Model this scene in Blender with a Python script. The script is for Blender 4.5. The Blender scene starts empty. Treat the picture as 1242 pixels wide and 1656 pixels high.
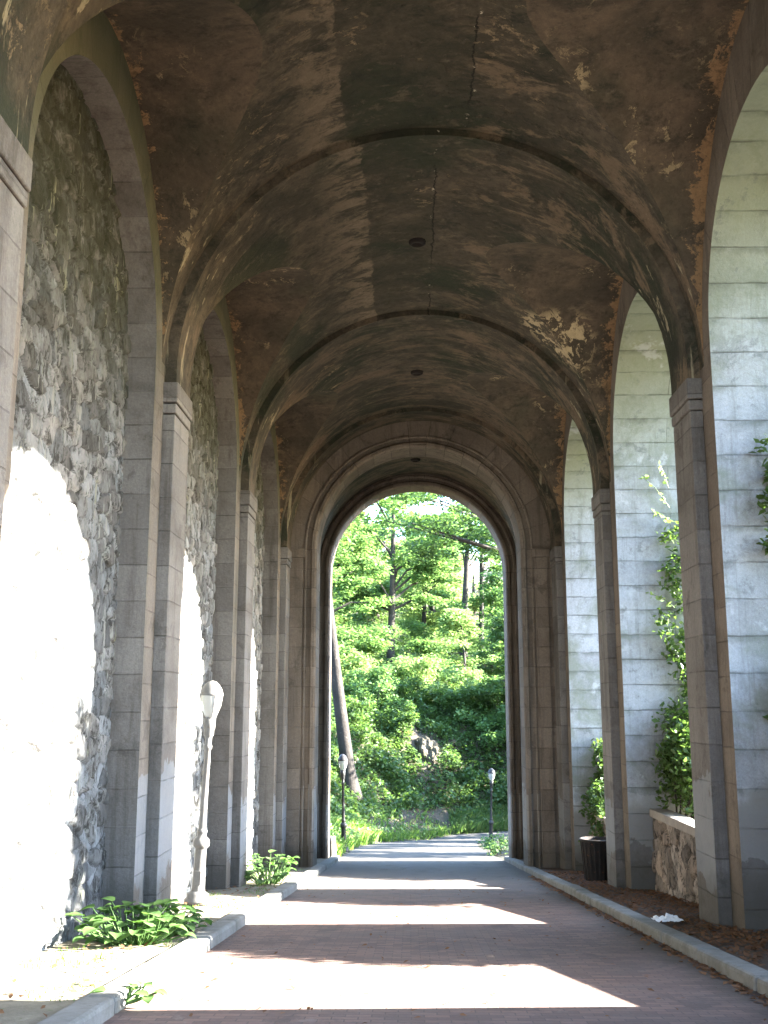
import bpy, math, random
import numpy as np
from mathutils import Vector, noise as mnoise
random.seed(7); rng = np.random.default_rng(7)
sc = bpy.context.scene
COL = sc.collection
R = math.radians

# ------------------------------------------------------------------ camera
cam_d = bpy.data.cameras.new('camera'); cam = bpy.data.objects.new('camera', cam_d); COL.objects.link(cam)
cam_d.sensor_width = 36.0; cam_d.lens = 1676.9/1656*36.0
cam_d.clip_start = 0.05; cam_d.clip_end = 3000
cam.location = (0, 0, 0); cam.rotation_euler = (R(90+10.626), 0, R(1.393))
sc.camera = cam
# ------------------------------------------------------------------ light
SUN = Vector((1.0, 0.08, 0.42)).normalized()            # towards the sun
EL = math.asin(SUN.z); AZ = math.atan2(SUN.x, SUN.y)
w = bpy.data.worlds.new('World'); sc.world = w; w.use_nodes = True
nt = w.node_tree; bg = nt.nodes['Background']
sky = nt.nodes.new('ShaderNodeTexSky'); sky.sky_type = 'NISHITA'; sky.sun_disc = False
sky.sun_elevation = EL; sky.sun_rotation = AZ; sky.air_density = 1.0; sky.dust_density = 0.6; sky.ozone_density = 2.5
nt.links.new(sky.outputs[0], bg.inputs[0]); bg.inputs[1].default_value = 0.125
sd = bpy.data.lights.new('sun', 'SUN'); sd.energy = 5.0; sd.angle = R(0.53); sd.color = (1.0, 0.95, 0.86)
so = bpy.data.objects.new('sun', sd); COL.objects.link(so)
so.rotation_euler = (-SUN).to_track_quat('-Z', 'Y').to_euler(); so.location = (60, 10, 40)
vs = sc.view_settings
vs.view_transform = 'Standard'; vs.look = 'None'; vs.gamma = 1.0; vs.use_curve_mapping = False
vs.exposure = 4.8
sc.cycles.max_bounces = 12; sc.cycles.diffuse_bounces = 8; sc.cycles.transmission_bounces = 6
sc.cycles.caustics_reflective = False; sc.cycles.caustics_refractive = False
sc.cycles.sample_clamp_indirect = 10.0

# ------------------------------------------------------------------ material helpers
class NT:
    def __init__(s, name):
        s.m = bpy.data.materials.new(name); s.m.use_nodes = True
        s.t = s.m.node_tree; s.b = s.t.nodes['Principled BSDF']; s.out = s.t.nodes['Material Output']
        s.b.inputs['Roughness'].default_value = 0.9
        s.b.inputs['Specular IOR Level'].default_value = 0.2
    def n(s, typ, **kw):
        o = s.t.nodes.new(typ)
        for k, v in kw.items(): setattr(o, k, v)
        return o
    def put(s, sock, v):
        if v is None: return
        if isinstance(v, bpy.types.NodeSocket): s.t.links.new(v, sock)
        elif isinstance(v, (tuple, list)) and sock.type == 'RGBA': sock.default_value = (*v, 1) if len(v) == 3 else v
        else: sock.default_value = v
    def geo(s, what='Position'): return s.n('ShaderNodeNewGeometry').outputs[what]
    def tc(s, what='Object'): return s.n('ShaderNodeTexCoord').outputs[what]
    def mapv(s, v, scale=(1,1,1), loc=(0,0,0), rot=(0,0,0)):
        o = s.n('ShaderNodeMapping'); s.put(o.inputs[0], v)
        o.inputs['Location'].default_value = loc; o.inputs['Scale'].default_value = scale; o.inputs['Rotation'].default_value = rot
        return o.outputs[0]
    def noise(s, v, scale=1.0, detail=5, rough=0.6, dist=0.0, col=False):
        o = s.n('ShaderNodeTexNoise'); s.put(o.inputs['Vector'], v)
        o.inputs['Scale'].default_value = scale; o.inputs['Detail'].default_value = detail
        o.inputs['Roughness'].default_value = rough; o.inputs['Distortion'].default_value = dist
        return o.outputs['Color' if col else 'Fac']
    def ramp(s, v, lo, hi, a=0.0, b=1.0):
        o = s.n('ShaderNodeMapRange'); o.interpolation_type = 'SMOOTHSTEP'
        s.put(o.inputs[0], v); o.inputs[1].default_value = lo; o.inputs[2].default_value = hi
        o.inputs[3].default_value = a; o.inputs[4].default_value = b
        return o.outputs[0]
    def mix(s, f, a, b, mode='MIX'):
        o = s.n('ShaderNodeMix'); o.data_type = 'RGBA'; o.blend_type = mode
        s.put(o.inputs[0], f); s.put(o.inputs[6], a); s.put(o.inputs[7], b)
        return o.outputs[2]
    def math(s, op, a, b=0.0, c=0.0):
        o = s.n('ShaderNodeMath'); o.operation = op
        s.put(o.inputs[0], a); s.put(o.inputs[1], b); s.put(o.inputs[2], c)
        return o.outputs[0]
    def xyz(s, v):
        o = s.n('ShaderNodeSeparateXYZ'); s.put(o.inputs[0], v); return o.outputs
    def brick(s, v, wd, ht, mortar=0.012, off=0.5):
        o = s.n('ShaderNodeTexBrick'); s.put(o.inputs['Vector'], v)
        o.inputs['Scale'].default_value = 1.0; o.inputs['Mortar Size'].default_value = mortar
        o.inputs['Mortar Smooth'].default_value = 0.3; o.inputs['Bias'].default_value = 0.0
        o.inputs['Brick Width'].default_value = wd; o.inputs['Row Height'].default_value = ht
        o.inputs['Color1'].default_value = (0,0,0,1); o.inputs['Color2'].default_value = (1,1,1,1)
        o.inputs['Mortar'].default_value = (0.5,0.5,0.5,1); o.offset = off
        return o.outputs['Color'], o.outputs['Fac']
    def bump(s, h, strength=0.5, dist=0.02):
        o = s.n('ShaderNodeBump'); s.put(o.inputs['Height'], h)
        o.inputs['Strength'].default_value = strength; o.inputs['Distance'].default_value = dist
        s.t.links.new(o.outputs[0], s.b.inputs['Normal'])
    def done(s, c, rough=None):
        s.put(s.b.inputs['Base Color'], c); s.put(s.b.inputs['Roughness'], rough); return s.m

M = {}
def mat_ashlar(name, base, alt, stain, wd=2.3, ht=0.49, paint=None, moss=None, dirt=0.6):
    """coursed stone: joints from UVs in metres, stains and dirt of their own shape, old overpaint low down"""
    k = NT(name); P = k.geo(); uv = k.tc('UV')
    uvw = k.mix(0.03, uv, k.noise(P, 2.5, 4, col=True), 'ADD')
    tone, jo = k.brick(uvw, wd, ht, 0.011)
    c = k.mix(k.ramp(tone, 0.1, 0.9), base, alt)
    big = k.noise(P, 0.55, 6, 0.65, 0.6)
    c = k.mix(k.math('MULTIPLY', k.ramp(big, 0.45, 0.7), dirt), c, stain)
    strk = k.noise(k.mapv(P, (2.6, 2.6, 0.28)), 1.3, 6, 0.7, 0.3)
    c = k.mix(k.math('MULTIPLY', k.ramp(strk, 0.5, 0.72), dirt), c, stain)
    c = k.mix(0.6, c, k.mix(k.noise(P, 22, 6, 0.78), (0.15,)*3, (1.45,)*3), 'MULTIPLY')
    c = k.mix(0.4, c, k.mix(k.noise(P, 70, 2, 0.8), (0.3,)*3, (1.55,)*3), 'MULTIPLY')
    rs = k.noise(k.mapv(P, (5.0, 5.0, 0.22), loc=(2, 7, 1)), 1.1, 7, 0.74, 0.2)
    c = k.mix(k.ramp(rs, 0.53, 0.66, 0, 0.55), c, stain)
    c = k.mix(k.ramp(k.noise(P, 1.25, 8, 0.75, 0.4), 0.56, 0.64, 0, 0.45), c, tuple(0.55*v for v in stain))
    c = k.mix(k.ramp(k.noise(P, 3.2, 6, 0.7), 0.62, 0.7, 0, 0.25), c, alt)
    x, y, z = k.xyz(P)
    if moss:
        mz = k.math('ADD', z, k.math('MULTIPLY', k.noise(P, 0.9, 5), 2.4))
        c = k.mix(k.ramp(mz, moss[0], moss[1], 0, 0.75), c, moss[2])
        st = k.noise(k.mapv(P, (1.6, 1.6, 0.16)), 1.0, 4, 0.6)
        c = k.mix(k.ramp(st, 0.56, 0.75, 0, 0.5), c, moss[2])
    if name == 'pale_granite':
        c = k.mix(k.ramp(k.noise(P, 0.8, 7, 0.68, 0.5), 0.46, 0.66, 0, 0.7), c, (0.135,0.15,0.115))
        c = k.mix(k.ramp(k.noise(P, 2.4, 8, 0.75, 0.3), 0.56, 0.66, 0, 0.6), c, (0.095,0.10,0.10))
        c = k.mix(k.ramp(k.noise(P, 1.3, 6, 0.7), 0.58, 0.66, 0, 0.5), c, (0.36,0.38,0.40))
        uz = k.math('FRACT', k.math('DIVIDE', k.xyz(uvw)[1], 0.49))
        drip = k.math('MULTIPLY', k.ramp(uz, 0.72, 0.98), k.ramp(k.noise(P, 1.6, 6, 0.7), 0.42, 0.62))
        drip = k.math('MAXIMUM', drip, k.math('MULTIPLY', k.ramp(uz, 0.0, 0.10, 1, 0), k.ramp(k.noise(P, 2.1, 5), 0.45, 0.6)))
        c = k.mix(k.math('MULTIPLY', drip, 0.55), c, (0.07,0.078,0.06))
        hf = k.math('ADD', k.math('ADD', z, k.math('MULTIPLY', y, 0.0963)), k.math('MULTIPLY', k.noise(P, 0.9, 5), -1.6))
        c = k.mix(k.ramp(hf, -0.9, -0.45, 0.8, 0), c, (0.085,0.078,0.066))
    if paint:
        h = k.math('ADD', k.math('ADD', z, k.math('MULTIPLY', y, 0.0963)), 1.4)
        h = k.math('ADD', h, k.math('MULTIPLY', k.math('SUBTRACT', k.noise(P, 0.8, 6, 0.62), 0.5), 3.0))
        nx = k.math('ABSOLUTE', k.xyz(k.geo('Normal'))[0])
        f = k.math('MULTIPLY', k.ramp(h, 0.35, 0.42), k.ramp(h, 1.72, 1.8, 1, 0))
        f = k.math('MULTIPLY', f, k.ramp(nx, 0.4, 0.6, paint[1], 0.42))
        c = k.mix(f, c, paint[0])
    # damp dirt near the foot
    h2 = k.math('ADD', k.math('ADD', z, k.math('MULTIPLY', y, 0.0963)), 1.4)
    h2 = k.math('ADD', h2, k.math('MULTIPLY', k.noise(P, 1.7, 4), -0.7))
    c = k.mix(k.ramp(h2, -0.1, 0.5, 0.6, 0), c, (0.05, 0.045, 0.035))
    jd = k.math('MULTIPLY', jo, k.ramp(k.noise(P, 1.5, 5), 0.4, 0.6, 0.12, 1.0))
    c = k.mix(k.math('MULTIPLY', jd, 0.5), c, (0.03, 0.027, 0.022))
    hh = k.math('SUBTRACT', k.math('MULTIPLY', k.noise(P, 14, 6, 0.7), 0.5), k.math('MULTIPLY', jo, 0.8))
    k.bump(hh, 0.9, 0.03)
    return k.done(c, 0.92)
M['pier_stone'] = mat_ashlar('pier_stone', (0.185,0.170,0.156), (0.140,0.128,0.117), (0.066,0.057,0.049), 4.0, 0.49, ((0.225,0.25,0.275), 0.0))
M['arch_stone'] = mat_ashlar('arch_stone', (0.18,0.148,0.118), (0.145,0.118,0.095), (0.07,0.06,0.045), 4.0, 0.46, None)
M['left_wall_stone'] = mat_ashlar('mossy_wall_stone', (0.18,0.152,0.128), (0.145,0.125,0.105), (0.07,0.06,0.048), 4.0, 0.49, ((0.225,0.25,0.275), 0.0), (5.2, 7.0, (0.040,0.046,0.024)))
M['pale_stone'] = mat_ashlar('pale_granite', (0.315,0.335,0.36), (0.265,0.28,0.30), (0.14,0.145,0.145), 5.3, 0.49, ((0.40,0.41,0.41), 0.22), (4.6, 8.4, (0.17,0.195,0.12)), 0.6)
M['portal_stone'] = mat_ashlar('portal_stone', (0.195,0.155,0.122), (0.145,0.115,0.09), (0.065,0.053,0.042), 1.2, 0.55, ((0.31,0.30,0.28), 0.0))

def peel(k, P, c):
    o = k.n('ShaderNodeVectorMath', operation='DISTANCE'); k.put(o.inputs[0], k.mapv(P, (1, 1.3, 0.8))); o.inputs[1].default_value = (3.0, 20.35*1.3, 7.4*0.8)
    f = k.noise(k.mapv(P, (1, 1, 0.8), rot=(0.2, 0.6, 0.4)), 4.6, 7, 0.72, 0.5)
    return k.mix(k.math('MULTIPLY', k.ramp(f, 0.51, 0.53), k.ramp(o.outputs['Value'], 0.55, 1.0, 0.95, 0)), c, (0.26,0.205,0.125))
def mat_vault():
    k = NT('stained_vault_plaster'); P = k.geo(); x, y, z = k.xyz(P)
    pale, mid, dark = (0.105,0.081,0.057), (0.062,0.043,0.029), (0.017,0.017,0.011)
    n1 = k.noise(k.mapv(P, (0.7, 0.9, 0.7)), 0.9, 8, 0.68, 0.6)
    c = k.mix(k.ramp(n1, 0.34, 0.62), (0.060,0.047,0.034), (0.027,0.023,0.016))
    g = k.noise(P, 0.45, 6, 0.62, 0.4)
    c = k.mix(k.ramp(g, 0.46, 0.60, 0, 0.85), c, (0.014,0.017,0.010))
    g4 = k.noise(k.mapv(P, (1.0, 1.7, 1.0), rot=(0.2, 0, 0.5), loc=(5, 2, 7)), 1.5, 8, 0.74, 0.4)
    c = k.mix(k.ramp(g4, 0.52, 0.64, 0, 0.7), c, (0.010,0.011,0.008))
    c = k.mix(k.ramp(g4, 0.44, 0.36, 0, 0.45), c, (0.092,0.068,0.047))
    b1 = k.ramp(y, 14.3, 14.4, 1, 0)                         # the nearest bay
    b2 = k.math('MULTIPLY', k.ramp(y, 14.3, 14.4), k.ramp(y, 21.3, 21.4, 1, 0))
    b12 = k.math('MAXIMUM', b1, b2)
    wob = k.math('MULTIPLY', k.math('SUBTRACT', k.noise(P, 2.2, 7, 0.75), 0.5), 0.34)
    xs = k.math('ADD', k.math('ADD', x, wob), k.math('MULTIPLY', b1, 0.22))
    strip = k.math('MULTIPLY', k.ramp(xs, -1.75, -0.8), k.ramp(xs, -0.71, -0.68, 1, 0))
    strip = k.math('MULTIPLY', strip, b12)
    fe = k.noise(k.mapv(P, (1.0, 2.3, 1.0), rot=(0, 0, 0.5)), 1.1, 7, 0.72, 0.5)
    c = k.mix(k.math('MULTIPLY', strip, k.ramp(fe, 0.43, 0.55, 0, 0.85)), c, pale)
    fe2 = k.noise(k.mapv(P, (0.8, 1.9, 0.8), rot=(0, 0, -0.5), loc=(3, 1, 2)), 0.85, 8, 0.74, 0.6)
    side = k.ramp(xs, 0.5, 1.4)
    c = k.mix(k.math('MULTIPLY', side, k.ramp(fe2, 0.50, 0.58, 0, 0.75)), c, (0.098,0.071,0.047))
    fe3 = k.noise(k.mapv(P, (0.6, 2.6, 0.6), rot=(0, 0, 0.15), loc=(9, 4, 1)), 0.9, 7, 0.72, 0.8)
    c = k.mix(k.math('MULTIPLY', k.math('SUBTRACT', 1.0, b12), k.ramp(fe3, 0.48, 0.60, 0, 0.6)), c, (0.085,0.060,0.041))
    edge = k.math('MULTIPLY_ADD', b1, 0.45, 0.46)            # right rim of the damp panel
    xr = k.math('SUBTRACT', k.math('ADD', x, wob), edge)
    wet = k.math('MULTIPLY', k.math('MULTIPLY', k.ramp(xs, -0.69, -0.66), k.ramp(xr, -0.02, 0.02, 1, 0)), b12)
    c = k.mix(k.math('MULTIPLY', wet, k.ramp(k.noise(P, 0.9, 6, 0.7), 0.35, 0.6, 0.6, 0.1)), c, dark)
    cr = k.math('ABSOLUTE', k.math('SUBTRACT', k.math('ADD', x, k.math('MULTIPLY', wob, 0.8)), edge))
    c = k.mix(k.math('MULTIPLY', k.math('MULTIPLY', k.ramp(cr, 0.006, 0.022, 0.95, 0), b12), k.ramp(k.noise(P, 0.5, 2), 0.42, 0.5)), c, (0.006,0.005,0.004))
    c = k.mix(k.math('MULTIPLY', k.math('MULTIPLY', k.ramp(cr, 0.02, 0.05, 1, 0), b12), k.ramp(k.noise(P, 4.5, 5, 0.7), 0.6, 0.63)), c, (0.24,0.21,0.16))
    # flaking pale paint in patches
    fl = k.noise(k.mapv(P, (1.0, 1.6, 1.0), rot=(0.3, 0.2, 0.6)), 2.8, 9, 0.78, 0.35)
    reg = k.ramp(k.noise(P, 0.4, 2), 0.54, 0.66)
    c = k.mix(k.math('MULTIPLY', k.ramp(fl, 0.575, 0.60, 0, 0.85), reg), c, (0.15,0.112,0.070))
    sp = k.noise(P, 7, 5, 0.8, 0.5)
    c = k.mix(k.ramp(sp, 0.74, 0.75, 0, 0.9), c, (0.20,0.175,0.13))
    # soot mottling at several sizes
    for sc_, lo, hi, f_ in ((2.1, 0.50, 0.66, 0.65), (4.8, 0.52, 0.68, 0.6)):
        c = k.mix(k.ramp(k.noise(k.mapv(P, (1, 1.35, 1), rot=(0.1, 0.2, 0.4)), sc_, 8, 0.76, 0.3), lo, hi, 0, f_), c, (0.013,0.013,0.010))
        c = k.mix(k.ramp(k.noise(k.mapv(P, (1, 1.35, 1), loc=(7, 3, 5), rot=(0.1, 0.2, 0.4)), sc_*0.9, 8, 0.76, 0.3), lo+0.06, hi+0.05, 0, f_*0.7), c, (0.110,0.086,0.060))
    c = peel(k, P, c)
    # pale runs of mineral staining down the springing of the arches
    run = k.noise(k.mapv(P, (4.0, 4.0, 0.35)), 1.2, 5, 0.65, 0.2)
    zz = k.math('ADD', z, k.math('MULTIPLY', y, 0.022))
    c = k.mix(k.math('MULTIPLY', k.ramp(run, 0.60, 0.66, 0, 0.85), k.ramp(zz, 6.6, 7.9, 1, 0)), c, (0.19,0.165,0.11))
    c = k.mix(0.6, c, k.mix(k.noise(P, 11, 6, 0.75), (0.62,)*3, (2.6,)*3), 'MULTIPLY')
    c = k.mix(0.35, c, k.mix(k.noise(P, 45, 3, 0.8), (0.3,)*3, (1.7,)*3), 'MULTIPLY')
    hh = k.math('ADD', k.math('MULTIPLY', k.noise(P, 5, 7, 0.72), 0.6), k.math('MULTIPLY', k.ramp(fl, 0.57, 0.6), -0.3))
    k.bump(hh, 0.7, 0.04)
    return k.done(c, 0.9)
M['vault'] = mat_vault()

def mat_lunette():
    k = NT('flaking_lunette_plaster'); P = k.geo(); x, y, z = k.xyz(P)
    n1 = k.noise(P, 0.9, 7, 0.65, 0.5)
    c = k.mix(k.ramp(n1, 0.36, 0.64), (0.068,0.050,0.035), (0.035,0.028,0.02))
    c = k.mix(k.ramp(k.noise(P, 0.5, 4), 0.5, 0.7, 0, 0.6), c, (0.032,0.032,0.02))
    uv = k.tc('UV'); u = k.xyz(uv)[0]       # u = distance from the wall
    fl = k.noise(P, 2.6, 9, 0.78, 0.4)
    near = k.math('ADD', k.math('ADD', k.math('MULTIPLY', u, -0.75), k.math('MULTIPLY', fl, 1.5)), k.ramp(x, -1, 1, -0.09, 0.0))
    c = k.mix(k.ramp(near, 0.64, 0.67, 0, 0.9), c, (0.155,0.098,0.052))
    f2 = k.noise(k.mapv(P, (1,1,0.6)), 3.4, 8, 0.78, 0.6)
    c = k.mix(k.math('MULTIPLY', k.ramp(f2, 0.57, 0.585), k.ramp(k.noise(P, 0.6, 2), 0.5, 0.62)), c, (0.17,0.132,0.08))
    # soot mottling at several sizes
    for sc_, lo, hi, f_ in ((2.1, 0.50, 0.66, 0.65), (4.8, 0.52, 0.68, 0.6)):
        c = k.mix(k.ramp(k.noise(k.mapv(P, (1, 1.35, 1), rot=(0.1, 0.2, 0.4)), sc_, 8, 0.76, 0.3), lo, hi, 0, f_), c, (0.013,0.013,0.010))
        c = k.mix(k.ramp(k.noise(k.mapv(P, (1, 1.35, 1), loc=(7, 3, 5), rot=(0.1, 0.2, 0.4)), sc_*0.9, 8, 0.76, 0.3), lo+0.06, hi+0.05, 0, f_*0.7), c, (0.110,0.086,0.060))
    c = peel(k, P, c)
    c = k.mix(0.6, c, k.mix(k.noise(P, 11, 6, 0.75), (0.55,)*3, (2.5,)*3), 'MULTIPLY')
    c = k.mix(0.35, c, k.mix(k.noise(P, 45, 3, 0.8), (0.3,)*3, (1.7,)*3), 'MULTIPLY')
    k.bump(k.noise(P, 5, 6, 0.7), 0.5, 0.03)
    return k.done(c, 0.9)
M['lunette'] = mat_lunette()

def mat_rubble(name, tint=(1,1,1), moss=True):
    k = NT(name); P = k.geo()
    a = k.n('ShaderNodeAttribute', attribute_name='Col').outputs['Color']
    c = k.mix(1.0, a, tint, 'MULTIPLY')
    c = k.mix(k.ramp(k.noise(P, 2.0, 7, 0.72), 0.45, 0.7, 0, 0.7), c, (0.060,0.058,0.052))
    c = k.mix(k.ramp(k.noise(k.mapv(P, (3, 1.6, 1.0)), 3.2, 8, 0.78, 0.5), 0.49, 0.60, 0, 0.85), c, (0.022,0.021,0.018))
    c = k.mix(0.75, c, k.mix(k.noise(k.mapv(P, (1, 1.5, 0.7)), 14, 7, 0.8), (0.1,)*3, (1.7,)*3), 'MULTIPLY')
    if moss:
        z = k.xyz(P)[2]
        c = k.mix(k.ramp(k.noise(k.mapv(P, (2.4, 2.0, 0.35)), 2.6, 7, 0.74), 0.56, 0.62, 0, 0.85), c, (0.23,0.24,0.225))
        mz = k.math('ADD', z, k.math('MULTIPLY', k.noise(P, 1.0, 5), 2.6))
        c = k.mix(k.math('MULTIPLY', k.ramp(mz, 4.2, 7.2, 0, 0.9), k.ramp(k.noise(P, 2.6, 7, 0.75), 0.34, 0.56, 0.45, 1.0)), c, (0.026,0.029,0.015))
        c = k.mix(k.ramp(k.noise(k.mapv(P, (2, 2.6, 0.3)), 2.2, 6, 0.7), 0.61, 0.66, 0, 0.75), c, (0.21,0.22,0.16))
    k.bump(k.noise(k.mapv(P, (1, 1.3, 0.8)), 8, 9, 0.8), 1.0, 0.07)
    return k.done(c, 0.95)
M['rubble'] = mat_rubble('grey_rubble_stone')
M['rubble_brown'] = mat_rubble('brown_rubble_stone', (1.2, 0.95, 0.75), False)

def mat_road():
    k = NT('worn_brick_paving'); P = k.geo()
    pm = k.mapv(P, rot=(0, 0, 0))
    tone, jo = k.brick(pm, 0.205, 0.105, 0.006)
    c = k.mix(k.ramp(tone, 0.1, 0.9), (0.168,0.108,0.088), (0.118,0.079,0.067))
    c = k.mix(k.ramp(k.noise(P, 0.5, 6, 0.65, 0.4), 0.42, 0.66, 0, 0.55), c, (0.122,0.096,0.084))
    c = k.mix(k.ramp(k.noise(P, 3.5, 6, 0.7), 0.55, 0.72, 0, 0.5), c, (0.08,0.067,0.064))
    c = k.mix(k.math('MULTIPLY', jo, 0.5), c, (0.055,0.05,0.047))
    y = k.xyz(P)[1]
    yy = k.math('ADD', y, k.math('MULTIPLY', k.noise(P, 0.7, 4), 5.0))
    c = k.mix(k.ramp(yy, 19, 30, 0, 0.8), c, (0.115,0.108,0.10))
    c = k.mix(0.4, c, k.mix(k.noise(P, 30, 3, 0.7), (0.4,)*3, (1.1,)*3), 'MULTIPLY')
    c = k.mix(k.ramp(k.noise(k.mapv(P, (1, 0.6, 1)), 1.1, 8, 0.75, 0.6), 0.52, 0.64, 0, 0.55), c, (0.058,0.047,0.043))
    c = k.mix(k.ramp(k.noise(P, 2.3, 7, 0.75), 0.60, 0.66, 0, 0.5), c, (0.185,0.15,0.135))
    e1 = k.math('MULTIPLY', k.ramp(k.math('ADD', k.xyz(P)[0], k.math('MULTIPLY', k.noise(P, 1.6, 6, 0.7), 0.8)), 2.9, 3.35), 0.8)
    c = k.mix(e1, c, (0.05,0.04,0.033))
    k.bump(k.math('ADD', k.math('SUBTRACT', k.math('MULTIPLY', k.noise(P, 20, 4), 0.4), jo), k.math('MULTIPLY', k.noise(P, 2.5, 4), 1.5)), 0.6, 0.012)
    return k.done(c, 0.85)
M['road'] = mat_road()

def mat_simple(name, a, b, scale=3.0, rough=0.9, bump=0.4, bd=0.02, coord='P', c3=None):
    k = NT(name); P = k.geo() if coord == 'P' else k.tc('Object')
    c = k.mix(k.ramp(k.noise(P, scale, 7, 0.7, 0.3), 0.35, 0.65), a, b)
    if c3: c = k.mix(k.ramp(k.noise(P, scale*4.3, 5, 0.7), 0.6, 0.68), c, c3)
    c = k.mix(0.4, c, k.mix(k.noise(P, scale*9, 4, 0.7), (0.45,)*3, (1.1,)*3), 'MULTIPLY')
    if bump: k.bump(k.noise(P, scale*5, 6, 0.7), bump, bd)
    return k.done(c, rough)
M['kerb'] = mat_simple('granite_kerb', (0.19,0.185,0.17), (0.13,0.125,0.11), 2.5, c3=(0.12,0.115,0.10))
M['soil_left'] = mat_simple('sandy_soil', (0.19,0.17,0.13), (0.13,0.115,0.085), 2.0, bd=0.05, c3=(0.10,0.11,0.05))
M['soil_right'] = mat_simple('dark_leafy_soil', (0.085,0.056,0.038), (0.055,0.039,0.029), 3.0, bd=0.06, c3=(0.20,0.10,0.05))
M['coping'] = mat_simple('coping_stone', (0.27,0.24,0.20), (0.21,0.185,0.16), 1.6)
M['asphalt'] = mat_simple('path_asphalt', (0.085,0.078,0.070), (0.060,0.055,0.050), 0.7, bd=0.01)
M['earth'] = mat_simple('woodland_earth', (0.070,0.054,0.040), (0.035,0.036,0.020), 0.8, bd=0.1, c3=(0.11,0.09,0.07))
M['rock'] = mat_simple('outcrop_rock', (0.125,0.103,0.07), (0.045,0.04,0.03), 0.5, bd=0.25, bump=0.8, c3=(0.035,0.042,0.024))
M['bark'] = mat_simple('tree_bark', (0.05,0.043,0.035), (0.028,0.024,0.02), 1.6, bd=0.08, bump=0.8)
M['bark_pale'] = mat_simple('pale_bark', (0.034,0.029,0.025), (0.018,0.016,0.014), 0.9, bd=0.06, bump=0.8, c3=(0.075,0.066,0.055))
M['silver_paint'] = mat_simple('weathered_silver_paint', (0.115,0.113,0.110), (0.085,0.083,0.08), 4.0, rough=0.5, bump=0.1, coord='O', c3=(0.10,0.075,0.055))
M['black_paint'] = mat_simple('black_lamp_paint', (0.022,0.022,0.024), (0.035,0.034,0.033), 5.0, rough=0.45, bump=0.1, coord='O')
M['bin'] = mat_simple('rusty_bin_metal', (0.016,0.015,0.014), (0.03,0.024,0.02), 3.0, rough=0.6, bump=0.2, coord='O', c3=(0.12,0.05,0.025))
M['bag'] = mat_simple('crumpled_white_plastic', (0.75,0.75,0.74), (0.66,0.66,0.65), 6, rough=0.5, bump=0.5, coord='O')
M['roof'] = mat_simple('roof_slab', (0.25,0.23,0.2), (0.2,0.18,0.16), 1.0)
M['dark_stone'] = mat_simple('dark_drain_stone', (0.02,0.015,0.013), (0.012,0.010,0.009), 0.8)  # near-black tone for the drain holes
def mat_glass():
    k = NT('frosted_lamp_glass'); k.b.inputs['Transmission Weight'].default_value = 0.5
    k.b.inputs['IOR'].default_value = 1.2
    return k.done((0.55,0.55,0.53), 0.35)
M['glass'] = mat_glass()

def mat_leaf(name, a, b, trans, rough=0.6):
    k = NT(name)
    rnd = k.geo('Random Per Island')
    c = k.mix(rnd, a, b)
    c = k.mix(k.ramp(k.noise(k.geo(), 0.35, 3), 0.4, 0.65, 0, 0.45), c, b)
    k.put(k.b.inputs['Base Color'], c); k.b.inputs['Roughness'].default_value = rough
    k.b.inputs['Specular IOR Level'].default_value = 0.3
    tr = k.n('ShaderNodeBsdfTranslucent'); k.put(tr.inputs[0], k.mix(rnd, trans, tuple(t*0.8 for t in trans)))
    mx = k.n('ShaderNodeMixShader'); mx.inputs[0].default_value = 0.42
    k.t.links.new(k.b.outputs[0], mx.inputs[1]); k.t.links.new(tr.outputs[0], mx.inputs[2])
    k.t.links.new(mx.outputs[0], k.out.inputs[0])
    return k.m
M['leaf'] = mat_leaf('tree_leaf', (0.058,0.112,0.034), (0.092,0.155,0.05), (0.16,0.29,0.065))
M['leaf_dark'] = mat_leaf('dark_leaf', (0.045,0.080,0.026), (0.070,0.112,0.036), (0.10,0.19,0.036))
M['leaf_bright'] = mat_leaf('sunlit_leaf', (0.10,0.165,0.048), (0.14,0.205,0.07), (0.27,0.40,0.11))  # leaf colour brightened to carry the washed-out sunlight on foliage
M['ivy'] = mat_leaf('ivy_leaf', (0.046,0.083,0.026), (0.072,0.118,0.038), (0.11,0.20,0.036), 0.4)
M['grass'] = mat_leaf('grass_blade', (0.06,0.125,0.022), (0.10,0.16,0.035), (0.17,0.30,0.04))
M['broadleaf'] = mat_leaf('broad_weed_leaf', (0.055,0.115,0.032), (0.085,0.155,0.045), (0.10,0.22,0.035))
M['litter'] = mat_leaf('fallen_leaf', (0.24,0.12,0.055), (0.085,0.042,0.022), (0.15,0.07,0.03), 0.8)

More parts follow.
